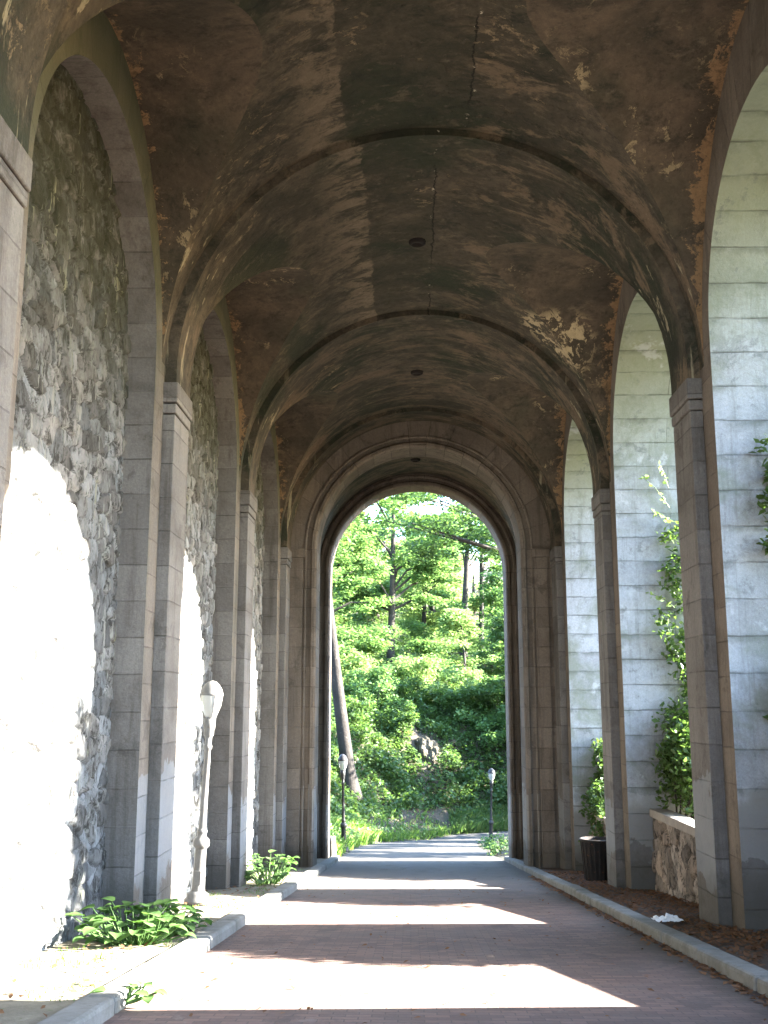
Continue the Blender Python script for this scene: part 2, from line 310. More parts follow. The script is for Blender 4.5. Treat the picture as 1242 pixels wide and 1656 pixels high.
# ------------------------------------------------------------------ mesh helpers
class MB:
    def __init__(s): s.v = []; s.f = []; s.uv = []; s.sm = []
    def quad(s, pts, uvs=None, smooth=False):
        i = len(s.v); s.v += [tuple(p) for p in pts]; s.f.append(tuple(range(i, i+len(pts))))
        if uvs is None:
            a, b, c = Vector(pts[0]), Vector(pts[1]), Vector(pts[2]); n = (b-a).cross(c-a)
            ax = max(range(3), key=lambda q: abs(n[q]))
            uvs = [((p[1], p[2]) if ax == 0 else (p[0], p[2]) if ax == 1 else (p[0], p[1])) for p in pts]
        s.uv += [tuple(u) for u in uvs]; s.sm.append(smooth)
    def box(s, x0, x1, y0, y1, z0, z1, zs=0.0, bev=0.0):
        """box; zs = shear of the z values along y"""
        Z = lambda z, y: z + zs*(y-y0)
        P = lambda x, y, z: (x, y, Z(z, y))
        s.quad([P(x0,y0,z0), P(x1,y0,z0), P(x1,y0,z1), P(x0,y0,z1)])
        s.quad([P(x1,y1,z0), P(x0,y1,z0), P(x0,y1,z1), P(x1,y1,z1)])
        s.quad([P(x0,y1,z0), P(x0,y0,z0), P(x0,y0,z1), P(x0,y1,z1)])
        s.quad([P(x1,y0,z0), P(x1,y1,z0), P(x1,y1,z1), P(x1,y0,z1)])
        s.quad([P(x0,y0,z1), P(x1,y0,z1), P(x1,y1,z1), P(x0,y1,z1)])
        s.quad([P(x0,y1,z0), P(x1,y1,z0), P(x1,y0,z0), P(x0,y0,z0)])
    def grid(s, rows, uvr=None, smooth=True):
        """rows: list of equal-length point rows, shared vertices"""
        i0 = len(s.v); nr, nc = len(rows), len(rows[0])
        for r_ in rows: s.v += [tuple(p) for p in r_]
        for a in range(nr-1):
            for b in range(nc-1):
                q = (i0+a*nc+b, i0+a*nc+b+1, i0+(a+1)*nc+b+1, i0+(a+1)*nc+b)
                s.f.append(q); s.sm.append(smooth)
                for (aa, bb) in ((a,b),(a,b+1),(a+1,b+1),(a+1,b)):
                    s.uv.append(uvr[aa][bb] if uvr else (rows[aa][bb][0], rows[aa][bb][1]))
    def lathe(s, prof, n=16, c=(0,0,0), sq=None, smooth=True):
        rows = [[(c[0]+r*math.cos(2*math.pi*k/n), c[1]+r*math.sin(2*math.pi*k/n), c[2]+z) for k in range(n+1)] for r, z in prof]
        s.grid(rows, None, smooth)
    def tube(s, pts, rad, n=8):
        pts = [Vector(p) for p in pts]; rows = []
        for i, p in enumerate(pts):
            d = (pts[min(i+1, len(pts)-1)]-pts[max(i-1, 0)]).normalized()
            u = d.cross(Vector((0.31, 0.9, 0.2))).normalized(); v = d.cross(u)
            r = rad[i] if isinstance(rad, (list, tuple)) else rad
            rows.append([p + r*(math.cos(2*math.pi*k/n)*u + math.sin(2*math.pi*k/n)*v) for k in range(n+1)])
        s.grid(rows)
    def build(s, name, mat, parent=None, bevel=0.0, weld=False):
        off = np.array(parent_world(parent)) if parent else np.zeros(3)
        me = bpy.data.meshes.new(name)
        me.from_pydata((np.array(s.v)-off).tolist(), [], s.f)
        uvl = me.uv_layers.new(name='UVMap'); uvl.data.foreach_set('uv', np.array(s.uv, dtype=np.float32).ravel())
        me.polygons.foreach_set('use_smooth', s.sm)
        me.materials.append(mat); me.update()
        o = bpy.data.objects.new(name, me); COL.objects.link(o)
        if parent: o.parent = parent
        if bevel:
            wmod = o.modifiers.new('weld', 'WELD'); wmod.merge_threshold = 0.0005
            b = o.modifiers.new('bevel', 'BEVEL'); b.width = bevel; b.segments = 2; b.limit_method = 'ANGLE'
        return o
def parent_world(p):
    l = Vector((0,0,0))
    while p: l += p.location; p = p.parent
    return l
def empty(name, loc, label=None, cat=None, group=None):
    o = bpy.data.objects.new(name, None); COL.objects.link(o); o.location = loc; o.empty_display_size = 0.3
    tag(o, label, cat, group); return o
def tag(o, label=None, cat=None, group=None, kind=None):
    if label: o['label'] = label
    if cat: o['category'] = cat
    if group: o['group'] = group
    if kind: o['kind'] = kind
    return o
def np_mesh(name, V, F, mat, parent=None, smooth=False, col=None):
    off = np.array(parent_world(parent)) if parent else np.zeros(3)
    V = np.asarray(V, dtype=np.float32)-off.astype(np.float32); F = np.asarray(F, dtype=np.int32)
    me = bpy.data.meshes.new(name); nf, k = F.shape
    me.vertices.add(len(V)); me.vertices.foreach_set('co', V.ravel())
    me.loops.add(nf*k); me.loops.foreach_set('vertex_index', F.ravel())
    me.polygons.add(nf); me.polygons.foreach_set('loop_start', np.arange(0, nf*k, k, dtype=np.int32))
    me.polygons.foreach_set('loop_total', np.full(nf, k, dtype=np.int32))
    if smooth: me.polygons.foreach_set('use_smooth', np.ones(nf, dtype=bool))
    if col is not None:
        a = me.color_attributes.new('Col', 'FLOAT_COLOR', 'POINT'); a.data.foreach_set('color', np.asarray(col, dtype=np.float32).ravel())
    me.update(calc_edges=True); me.validate(); me.materials.append(mat)
    o = bpy.data.objects.new(name, me); COL.objects.link(o)
    if parent: o.parent = parent
    return o
def leaves(C, size, up=0.5, droop=0.0, jitter=0.35, width=0.62):
    """leaf-shaped quads at the points C (n,3)"""
    n = len(C); s = size*(1+jitter*rng.uniform(-1, 1, n))[:, None]
    nr = rng.normal(size=(n, 3)); nr[:, 2] = np.abs(nr[:, 2])+up*2.0; nr /= np.linalg.norm(nr, axis=1)[:, None]
    t = rng.normal(size=(n, 3)); t[:, 2] -= droop; t -= (t*nr).sum(1)[:, None]*nr; t /= np.linalg.norm(t, axis=1)[:, None]
    b = np.cross(nr, t)
    V = np.stack([C-t*s*0.55, C+b*s*width*0.5-t*s*0.08+nr*s*0.06, C+t*s*0.6, C-b*s*width*0.5-t*s*0.08+nr*s*0.06], 1).reshape(-1, 3)
    return V, np.arange(4*n).reshape(n, 4)

# ------------------------------------------------------------------ measured layout of the arcade
P_ = 6.94; PW = 0.95; Y1 = 14.39
YP = {i: Y1+(i-1)*P_ for i in range(-1, 4)}          # near face of each transverse arch
XL, XR, X0, RT = -3.37, 4.02, 0.325, 3.695
WL, WR = -3.545, 4.20                                  # wall planes
RUB, OUT = -3.95, 6.8
ZC, ZCV, RV = 4.81, 4.745, 3.873
SH = -0.022
road_z = lambda y: -1.535-0.0963*y
sh = lambda y: SH*(y-Y1)
YEND = 36
BASE = (X0, Y1, road_z(Y1))
arc = empty('stone_arcade', BASE, 'tall vaulted stone arcade of round arches with stained brown ceiling over the brick road', 'arcade')

# piers (left and right), with pilaster and impost
ORD = 0.53
right_shift = {0: 0.40}  # unseen opening edge shifted along to place the nearest sun band
def pier(i, side):
    ya, yb = YP[i], YP[i]+PW
    ds = right_shift.get(i, 0) if side > 0 else 0
    zb = road_z(yb+1.2)-0.6
    zt = 4.63+sh(ya)
    xf, xw = (XR, WR) if side > 0 else (XL, WL)
    m = MB(); o0, o1 = ya-ORD+ds, yb+ORD+ds
    # body behind the pilaster: narrow facing strip between wall plane and a hidden core
    xb = xw+side*0.30
    x_, x2 = sorted((xw, xb))
    m.box(x_, x2, ya-0.01+ds*0, yb+0.01, zb, zt+0.4)
    body = m.build('pier', M['pier_stone'], arc)
    m = MB(); a, b = sorted((xf, xw-side*-0.02)); m.box(a, b, ya, yb, zb, 4.15+sh(ya)); m.build('pilaster', M['pier_stone'], body, 0.012)
    m = MB(); e = 0.02; a, b = sorted((xf-side*e, xw+side*0.02)); m.box(a, b, ya-e, yb+e, 4.165+sh(ya), 4.31+sh(ya))
    e = 0.038; a, b = sorted((xf-side*e, xw+side*0.02)); m.box(a, b, ya-e, yb+e, 4.325+sh(ya), 4.63+sh(ya))
    m.build('impost', M['pier_stone'], body, 0.02)
for i in range(-1, 4):
    for side in (-1, 1): pier(i, side)

# transverse arches
def ring(m, cx, z_c, r0, r1, ya, yb, zs, x_to=None, n=64, faces='fbi', legs=None):
    """arch ring; f near face, b far face, i intrados. legs = z where straight legs start"""
    th = [math.pi*k/n for k in range(n+1)]
    def row(r, y):
        pts = [(cx+r*math.cos(t), y, z_c+sh(y)*zs+r*math.sin(t)) for t in th]
        if legs is not None:
            L = legs if callable(legs) else (lambda yy: legs)
            pts = [(cx+r, y, L(y))]+pts+[(cx-r, y, L(y))]
        return pts
    A = row(r0, ya); B = row(r0, yb); C = row(r1, ya); D = row(r1, yb)
    s = [0.0]
    for a, b in zip(A, A[1:]): s.append(s[-1]+(Vector(b)-Vector(a)).length)
    if 'i' in faces: m.grid([A, B], [[(ya, q) for q in s], [(yb, q) for q in s]])
    if 'f' in faces: m.grid([C, A], [[(r1+3.3, q) for q in s], [(r0+3.3, q) for q in s]], False)
    if 'b' in faces: m.grid([B, D], [[(r0+3.3, q) for q in s], [(r1+3.3, q) for q in s]], False)
    if 'o' in faces: m.grid([D, C], [[(yb, q) for q in s], [(ya, q) for q in s]])
for i in range(-1, 4):
    m = MB(); ring(m, X0, ZC, RT, RT+0.45, YP[i], YP[i]+PW, 1, faces='fbi', legs=4.60+sh(YP[i]))
    m.build('transverse_arch', M['vault'], arc)

# vault bays: barrel with a lunette on either side
AL = 2.80
NP = 40
def vault_bay(i):
    ya, yb = YP[i]+PW, YP[i+1]; yc = (ya+yb)/2
    rise = {-1: 3.25, 1: 3.7}
    def zcross(y, side):
        q = 1-((y-yc)/AL)**2
        return ZCV+rise[side]*math.sqrt(q) if q > 0 else ZCV
    ys = [ya, (ya+yc-AL)/2]+[yc-AL*math.cos(math.pi*k/NP) for k in range(NP+1)]+[(yb+yc+AL)/2, yb]
    rows = []; uvr = []
    for y in ys:
        t0 = math.asin(min(1, (zcross(y, 1)-ZCV)/RV)); t1 = math.pi-math.asin(min(1, (zcross(y, -1)-ZCV)/RV))
        ts = [t0+(t1-t0)*k/72 for k in range(73)]
        rows.append([(X0+RV*math.cos(t), y, ZCV+RV*math.sin(t)+sh(y)) for t in ts]); uvr.append([(t*RV, y) for t in ts])
    m = MB(); m.grid(rows, uvr); v = m.build('vault', M['vault'], arc)
    for side, xw in ((-1, WL), (1, WR)):
        rows = []; uvr = []
        for y in ys[2:-2]:
            z = zcross(y, side); d = math.sqrt(max(0, RV**2-(z-ZCV)**2)); xi = X0+side*d
            xo = xw+side*0.02
            rows.append([(xo+(xi-xo)*k/10, y, z+sh(y)) for k in range(11)]); uvr.append([(abs(xi-xo)*k/10, y) for k in range(11)])
        m = MB(); m.grid(rows, uvr); m.build('lunette', M['lunette'], v)
for i in range(-1, 3): vault_bay(i)

for y in (18.1, 25.3, 32.3):
    m = MB(); zt = (ZCV+RV if y < 28 else 4.45+3.33)+(sh(y) if y < 28 else 0)
    m.lathe([(0.17, 0.06), (0.15, -0.03), (0.10, -0.05), (0.085, 0.02), (0.0, 0.04)], 12, (0.18 if y < 20 else 0.22, y, zt-0.03))
    m.build('drain_hole', M['dark_stone'], arc)
# side walls with arched openings
ZS = {-1: 4.78, 1: 5.08}
def opening(i, side):
    ya = YP[i]+PW+ORD+(right_shift.get(i, 0) if side > 0 else 0); yb = YP[i+1]-ORD
    return ya, yb
def arch_curve(ya, yb, zc, zb, n=40):
    r = (yb-ya)/2; yc = (ya+yb)/2
    pts = [(ya, zb(ya))]+[(yc-r*math.cos(math.pi*k/n), zc+sh(yc-r*math.cos(math.pi*k/n))+r*math.sin(math.pi*k/n)) for k in range(n+1)]+[(yb, zb(yb))]
    return pts
def wall_panel(m, x, ya, yb, y0, y1, zc, zb, ztop):
    """plane at x between y0..y1 with an arched opening ya..yb"""
    c = arch_curve(ya, yb, zc, zb); n = len(c); yc = (ya+yb)/2
    outp = []
    for k, (y, z) in enumerate(c):
        if k == 0: outp.append((y0, z))
        elif k == n-1: outp.append((y1, z))
        else:
            t = (k-1)/(n-3)
            if t < 0.25: outp.append((y0, zc+sh(y0)+(ztop-zc)*(t/0.25)))
            elif t <= 0.75: outp.append((y0+(y1-y0)*(t-0.25)/0.5, ztop))
            else: outp.append((y1, zc+sh(y1)+(ztop-zc)*((1-t)/0.25)))
    s = [c[0][1]]
    for a, b in zip(c, c[1:]): s.append(s[-1]+math.hypot(b[0]-a[0], b[1]-a[1]))
    for k in range(n-1):
        (a0, a1), (b0, b1) = c[k], c[k+1]; (p0, p1), (q0, q1) = outp[k], outp[k+1]
        m.quad([(x, a0, a1), (x, b0, b1), (x, q0, q1), (x, p0, p1)],
               [(10, s[k]), (10, s[k+1]), (11.5, s[k+1]), (11.5, s[k])])
def reveal(m, xa, xb, ya, yb, zc, zb):
    c = arch_curve(ya, yb, zc, zb); s = [c[0][1]]
    for a, b in zip(c, c[1:]): s.append(s[-1]+math.hypot(b[0]-a[0], b[1]-a[1]))
    tot = s[-1]; mid = len(s)//2
    v = [q if k <= mid else 2*s[mid]-q for k, q in enumerate(s)]     # courses level on both jambs
    m.grid([[(xa, y, z) for y, z in c], [(xb, y, z) for y, z in c]], [[(xa, q) for q in v], [(xb, q) for q in v]], False)

def worley(U, Wv, seed, cu, cw):
    """irregular stone cells on a plane: id, distance to joint"""
    g = np.random.default_rng(seed); u0, u1, w0, w1 = U.min(), U.max(), Wv.min(), Wv.max()
    nu, nw = int((u1-u0)/cu)+4, int((w1-w0)/cw)+4
    J = np.stack(np.meshgrid(np.arange(nu), np.arange(nw), indexing='ij'), -1).astype(float)
    pts = J+g.uniform(-0.1, 1.1, J.shape); pts[..., 0] += 0.5*(J[..., 1] % 2)
    sx = (U-u0)/cu+1; sy = (Wv-w0)/cw+1
    bi = np.floor(sx).astype(int); bj = np.floor(sy).astype(int)
    d1 = np.full(U.shape, 1e9); d2 = d1.copy(); ident = np.zeros(U.shape, int)
    for a in range(-2, 2):
        for b in range(-1, 2):
            i = np.clip(bi+a, 0, nu-1); j = np.clip(bj+b, 0, nw-1)
            q = pts[i, j]; d = np.maximum(np.abs(sx-q[..., 0]), np.abs(sy-q[..., 1])*1.0)*0.5+0.5*np.hypot(sx-q[..., 0], sy-q[..., 1])
            idn = i*nw+j
            lt = d < d1
            d2 = np.where(lt, d1, np.minimum(d2, d)); ident = np.where(lt, idn, ident); d1 = np.where(lt, d, d1)
    return ident, d2-d1
def fbm(U, Wv, seed, sc_):
    out = np.zeros(U.shape); g = np.random.default_rng(seed); amp = 1.0
    for o in range(4):
        for _ in range(4):
            th = g.uniform(0, 6.28); f = sc_*(1.9**o)*g.uniform(0.7, 1.3); out += amp*np.sin(f*(U*math.cos(th)+Wv*math.sin(th))+g.uniform(0, 6.28))
        amp *= 0.5
    return out/6
def rubble_face(name, mat, parent, x, side, y0, y1, zlo, zhi, seed, amp=0.07, cu=0.48, cw=0.34, step=0.03, tones=(0.09, 0.28)):
    nu, nw = int((y1-y0)/step)+1, int((zhi-zlo)/step)+1
    U, Wv = np.meshgrid(np.linspace(y0, y1, nu), np.linspace(zlo, zhi, nw), indexing='ij')
    Uw = U+0.12*fbm(U, Wv, seed+1, 2.2)+0.06*fbm(U, Wv, seed+11, 7); Ww = Wv+0.10*fbm(U, Wv, seed+2, 2.6)+0.05*fbm(U, Wv, seed+12, 8)
    idn, gap = worley(Uw, Ww, seed, cu, cw)
    g = np.random.default_rng(seed+5); rnd = g.uniform(0, 1, idn.max()+1); rn2 = g.uniform(0, 1, idn.max()+1)
    q_ = np.clip(gap/0.15, 0, 1); prof = q_*q_*(3-2*q_)
    h = amp*(prof*(0.45+1.1*rnd[idn])-0.5)+amp*0.22*fbm(U, Wv, seed+7, 9)+amp*0.12*fbm(U, Wv, seed+8, 26)
    g1 = g.uniform(-1, 1, idn.max()+1); g2 = g.uniform(-1, 1, idn.max()+1)
    h = h+amp*0.9*prof*(g1[idn]*np.sin(2.5*U)*0.4+g2[idn]*np.sin(2.5*Wv+rnd[idn]*6)*0.4)
    X = x-side*h*1.0
    t = tones[0]+(tones[1]-tones[0])*rn2[idn]
    t = tones[0]*0.35+(t-tones[0]*0.35)*np.clip((gap-0.005)/0.04, 0, 1)*(1+0.25*fbm(U, Wv, seed+9, 14))
    warm = 0.95+0.1*rnd[idn]
    col = np.stack([t*0.95*warm, t*0.98, t*1.0/warm, np.ones_like(t)], -1)
    V = np.stack([X, U, Wv], -1).reshape(-1, 3)
    I = np.arange(nu*nw).reshape(nu, nw)
    F = np.stack([I[:-1, :-1], I[1:, :-1], I[1:, 1:], I[:-1, 1:]], -1).reshape(-1, 4)
    return np_mesh(name, V, F, mat, parent, True, col.reshape(-1, 4))

ZTOP = 9.0
for i in range(-1, 3):
    y0, y1 = YP[i]+PW/2, YP[i+1]+PW/2
    zb = lambda y: road_z(y)-0.5
    # left: blind arch with rubble infill
    ya, yb = opening(i, -1)
    m = MB(); wall_panel(m, WL, ya, yb, y0, y1, ZS[-1], zb, ZTOP); m.build('blind_arch', M['left_wall_stone'], arc)
    m = MB(); reveal(m, WL, RUB-0.25, ya, yb, ZS[-1], zb); m.build('arch_reveal', M['pier_stone'], arc)
    rubble_face('rubble_infill', M['rubble'], arc, RUB, -1, ya-0.03, yb+0.03, road_z(yb)-0.3, ZS[-1]+2.75, 40+i, 0.038, 0.36, 0.23, 0.02)
    # right: open arch through a thick wall
    ya, yb = opening(i, 1)
    m = MB(); wall_panel(m, WR, ya, yb, y0, y1, ZS[1], zb, ZTOP)
    m.build('open_arch', M['arch_stone'], arc)
    m = MB(); reveal(m, WR, OUT, ya, yb, ZS[1], zb); m.build('arch_jamb', M['pale_stone'], arc)
    m = MB(); wall_panel(m, OUT, ya, yb, y0, y1, ZS[1]-0.27, lambda y: road_z(y)-6, ZTOP); m.build('outer_wall', M['pale_stone'], arc)  # unseen outer arch, shaped lower to bring down the sun patch opposite
    # parapet across the opening
    zt = road_z(yb)+1.61
    par = rubble_face('parapet', M['rubble_brown'], arc, 4.66, 1, ya-0.02, yb+0.02, road_z(yb)-0.3, zt-0.13, 70+i, 0.05, 0.42, 0.36, 0.03, (0.16, 0.36))
    m = MB(); m.box(4.74, 4.92, ya, yb, road_z(yb)-3, zt-0.13); m.build('backing', M['rubble_brown'], par)
    m = MB()
    for k in range(4):
        a = ya+(yb-ya)*k/4; b = ya+(yb-ya)*(k+1)/4
        m.box(4.60, 4.95, a+0.004, b-0.004, zt-0.15, zt)
    m.build('coping', M['coping'], par, 0.012)
# roof and hidden back walls close the structure
m = MB(); m.box(-5.4, OUT+0.3, YP[-1]-0.5, 36.0, ZTOP-0.02, ZTOP+0.9); m.build('roof_slab', M['roof'], arc)
m = MB(); m.box(-5.0, -4.45, YP[-1], 35.0, -8, ZTOP-0.1); m.build('retaining_wall', M['roof'], arc)

# portal walls
def portal(name, ya, yb, cx, hw, zc, xl, xr, ztop, mould):
    zlo = road_z(yb)-0.5
    m = MB(); n = 48
    inner = [(cx-hw, zlo)]+[(cx-hw*math.cos(math.pi*k/n), zc+hw*math.sin(math.pi*k/n)) for k in range(n+1)]+[(cx+hw, zlo)]
    outer = []
    for k, (x, z) in enumerate(inner):
        if k == 0: outer.append((xl, zlo))
        elif k == len(inner)-1: outer.append((xr, zlo))
        else:
            t = (k-1)/n
            if t < 0.25: outer.append((xl, zc+(ztop-zc)*t/0.25))
            elif t <= 0.75: outer.append((xl+(xr-xl)*(t-0.25)/0.5, ztop))
            else: outer.append((xr, zc+(ztop-zc)*(1-t)/0.25))
    s = [zlo]
    for a, b in zip(inner, inner[1:]): s.append(s[-1]+math.hypot(b[0]-a[0], b[1]-a[1]))
    s = [q if k <= len(s)//2 else 2*s[len(s)//2]-q for k, q in enumerate(s)]
    for y in (ya, yb):
        for k in range(len(inner)-1):
            a, b, q, p = inner[k], inner[k+1], outer[k+1], outer[k]
            m.quad([(a[0], y, a[1]), (b[0], y, b[1]), (q[0], y, q[1]), (p[0], y, p[1])],
                   [(20, s[k]), (20, s[k+1]), (20+math.dist(b, q), s[k+1]), (20+math.dist(a, p), s[k])])
    m.grid([[(x, ya, z) for x, z in inner], [(x, yb, z) for x, z in inner]], [[(ya, q) for q in s], [(yb, q) for q in s]], False)
    o = m.build(name, M['portal_stone'], arc)
    # moulded order round the opening
    for (r_in, r_out, proud) in mould:
        m = MB(); prof = [(r_in, 0.0), (r_in, -proud*0.6), (r_in+(r_out-r_in)*0.25, -proud), (r_in+(r_out-r_in)*0.75, -proud), (r_out, -proud*0.5), (r_out, 0.0)]
        rows = []; uvr = []
        for (r_, dy) in prof:
            pts = [(cx-r_, ya+dy, zlo)]+[(cx-r_*math.cos(math.pi*k/n), ya+dy, zc+r_*math.sin(math.pi*k/n)) for k in range(n+1)]+[(cx+r_, ya+dy, zlo)]
            rows.append(pts); uvr.append([(30+r_, q) for q in s])
        m.grid(rows, uvr, False); m.build('moulding', M['portal_stone'], o)
    return o
YA = YP[3]+PW-0.02
p1 = portal('portal_wall', YA, YA+1.1, 0.27, 2.89, 4.48, WL-0.3, WR+0.3, 8.9, [(2.895, 3.06, 0.09), (3.18, 3.24, 0.035)])
for sx in (-1, 1):      # flat strip pilasters and impost course on the portal wall
    m = MB(); x = 0.27+sx*3.46
    m.box(x-0.18, x+0.18, YA-0.05, YA+0.02, road_z(YA)-0.5, 4.15); m.box(x-0.24, x+0.24, YA-0.075, YA+0.02, 4.16, 4.42)
    m.build('strip_pilaster', M['portal_stone'], p1, 0.008)
# low passage between the two portals
m = MB(); n = 48; zc = 4.45; r = 3.33; ya, yb = YA+1.1, YA+5.2
for_rows = []
for y in (ya, (ya+yb)/2, yb):
    for_rows.append([(0.3+r, y, road_z(y)-0.5)]+[(0.3+r*math.cos(math.pi*k/n), y, zc+r*math.sin(math.pi*k/n)) for k in range(n+1)]+[(0.3-r, y, road_z(y)-0.5)])
m.grid(for_rows, None, True); m.build('passage_vault', M['vault'], arc)
YB = YA+5.2
p2 = portal('outer_portal', YB, YB+1.0, 0.28, 2.93, 4.42, -5.0, 6.0, 8.9, [(2.935, 3.10, 0.10), (3.2, 3.3, 0.05)])

# ------------------------------------------------------------------ road, kerbs, planting strips, ground
def strip(name, mat, xa, xb, y0, y1, dz, kind='structure', n=60, bumpy=0.0, m_=6):
    m = MB(); rows = []
    for k in range(n+1):
        y = y0+(y1-y0)*k/n; row = []
        for j in range(m_+1):
            x = xa+(xb-xa)*j/m_
            h = bumpy*(mnoise.noise(Vector((x*1.3, y*1.3, 3)))+0.5*mnoise.noise(Vector((x*4, y*4, 8)))) if bumpy else 0
            row.append((x, y, road_z(y)+dz+h))
        rows.append(row)
    m.grid(rows, None, bool(bumpy)); return tag(m.build(name, mat), kind=kind)
KL, KR = -2.31, 3.07
strip('road', M['road'], KL-0.02, KR+0.02, -14, YB+0.6, 0.0)
strip('planting_strip_left', M['soil_left'], -4.3, KL-0.25, -14, 36, 0.085, n=220, bumpy=0.026, m_=14)
strip('planting_strip_right', M['soil_right'], KR+0.25, 4.9, -14, 36, 0.09, n=220, bumpy=0.026, m_=14)
def kerb(name, xa, xb):
    m = MB(); y = -14.0
    while y < 35.4:
        L = random.uniform(1.5, 2.2); y2 = min(y+L, 35.6); dx = random.uniform(-0.012, 0.012); dz = random.uniform(-0.008, 0.008)
        m.box(xa+dx, xb+dx, y+0.005, y2-0.005, road_z(y)-0.2+dz, road_z(y)+0.135+dz, zs=-0.0963)
        y = y2
    return tag(m.build(name, M['kerb'], None, 0.04), kind='structure')
kerb('kerb_left', KL-0.28, KL); kerb('kerb_right', KR, KR+0.27)

LE = np.array([(-2.4,34),(-2.4,44),(-2.2,50),(-1.5,55),(0.3,60),(2.6,65),(6.5,68),(14,70),(60,72)], float)
RE = np.array([(3.05,34),(3.05,44),(3.1,50),(3.4,55),(5.0,59.5),(9,62.5),(14,64),(22,65),(60,66)], float)
def poly_dist(X, Y, L):
    best = np.full(X.shape, 1e9); sgn = np.zeros(X.shape)
    for a, b in zip(L, L[1:]):
        d = b-a; t = np.clip(((X-a[0])*d[0]+(Y-a[1])*d[1])/(d@d), 0, 1)
        px, py = a[0]+t*d[0], a[1]+t*d[1]; q = np.hypot(X-px, Y-py)
        cr = d[0]*(Y-py)-d[1]*(X-px)
        up = q < best; best = np.where(up, q, best); sgn = np.where(up, np.sign(cr), sgn)
    return best*sgn                     # >0 on the left of the line
def zroad2(Y): return np.where(Y < 62, -1.535-0.0963*Y, -7.505-0.03*(np.minimum(Y, 90)-62))
def hill(X, Y):
    X = np.asarray(X, float); Y = np.asarray(Y, float)
    dl = poly_dist(X, Y, LE); dr = -poly_dist(X, Y, RE)
    zr = zroad2(Y)
    d = np.maximum(dl, 0)
    h = np.interp(d, [0, 0.8, 3.2, 6.8, 9, 25, 60, 200], [0, 0.12, 1.55, 6.0, 7.3, 12.6, 21, 45])
    n = 0.35*np.sin(0.9*X+0.3*Y)*np.sin(0.7*Y-0.4*X)+0.2*np.sin(2.1*X+1.3*Y)*np.sin(1.7*X-2.2*Y)
    h = h+np.clip(d/3, 0, 1)*n
    e = np.maximum(dr, 0)
    h2 = -0.25*np.clip(e-1.5, 0, 60)+0.2*np.clip(e, 0, 1.5)*0.6
    zz = np.where(dl > 0, zr+h, np.where(dr > 0, zr+h2, zr-0.06))
    # beside the arcade
    in_arc = Y < 34.6
    za = road_z(Y)-0.35
    za = np.where(X < -4.5, np.clip(za+(-4.5-X)*8, None, 7+0.1*(-X)), za)
    za = np.where(X > 5.2, road_z(Y)-0.9-0.3*np.clip(X-5.2, 0, 70), za)
    t = np.clip((Y-33.8)/1.2, 0, 1)
    za2 = np.where((X < -4.5), np.maximum(za, -3), za)
    return za2*(1-t)+zz*t
def seg(*p):
    out = []
    for (a, b, s) in p: out += list(np.arange(a, b, s))
    return np.array(out+[p[-1][1]])
gx = seg((-240,-120,30),(-120,-30,6),(-30,-12,1.5),(-12,16,0.45),(16,40,1.5),(40,120,6),(120,240,30))
gy = seg((-160,-40,30),(-40,34,2),(34,90,0.6),(90,140,2.5),(140,400,26))
GX, GY = np.meshgrid(gx, gy, indexing='ij'); GZ = hill(GX, GY)
I = np.arange(GX.size).reshape(GX.shape)
tag(np_mesh('ground', np.stack([GX, GY, GZ], -1).reshape(-1, 3), np.stack([I[:-1,:-1], I[1:,:-1], I[1:,1:], I[:-1,1:]], -1).reshape(-1, 4), M['earth'], None, True), kind='structure')
# path beyond the portal
def resample(L, n):
    s = np.concatenate([[0], np.cumsum(np.hypot(*np.diff(L, axis=0).T))]); t = np.linspace(0, s[-1], n)
    return np.stack([np.interp(t, s, L[:, 0]), np.interp(t, s, L[:, 1])], 1)
la = LE.copy(); ra = RE.copy(); la[0, 1] = ra[0, 1] = YB+0.6; la[-1] = (40, 71.5); ra[-1] = (40, 65.5)
A_, B_ = resample(la, 90), resample(ra, 90)
m = MB(); m.grid([[(a[0]+(b[0]-a[0])*k/6, a[1]+(b[1]-a[1])*k/6, float(zroad2(np.array(a[1]+(b[1]-a[1])*k/6)))-0.002) for k in range(7)] for a, b in zip(A_, B_)])
tag(m.build('path', M['asphalt']), kind='structure')

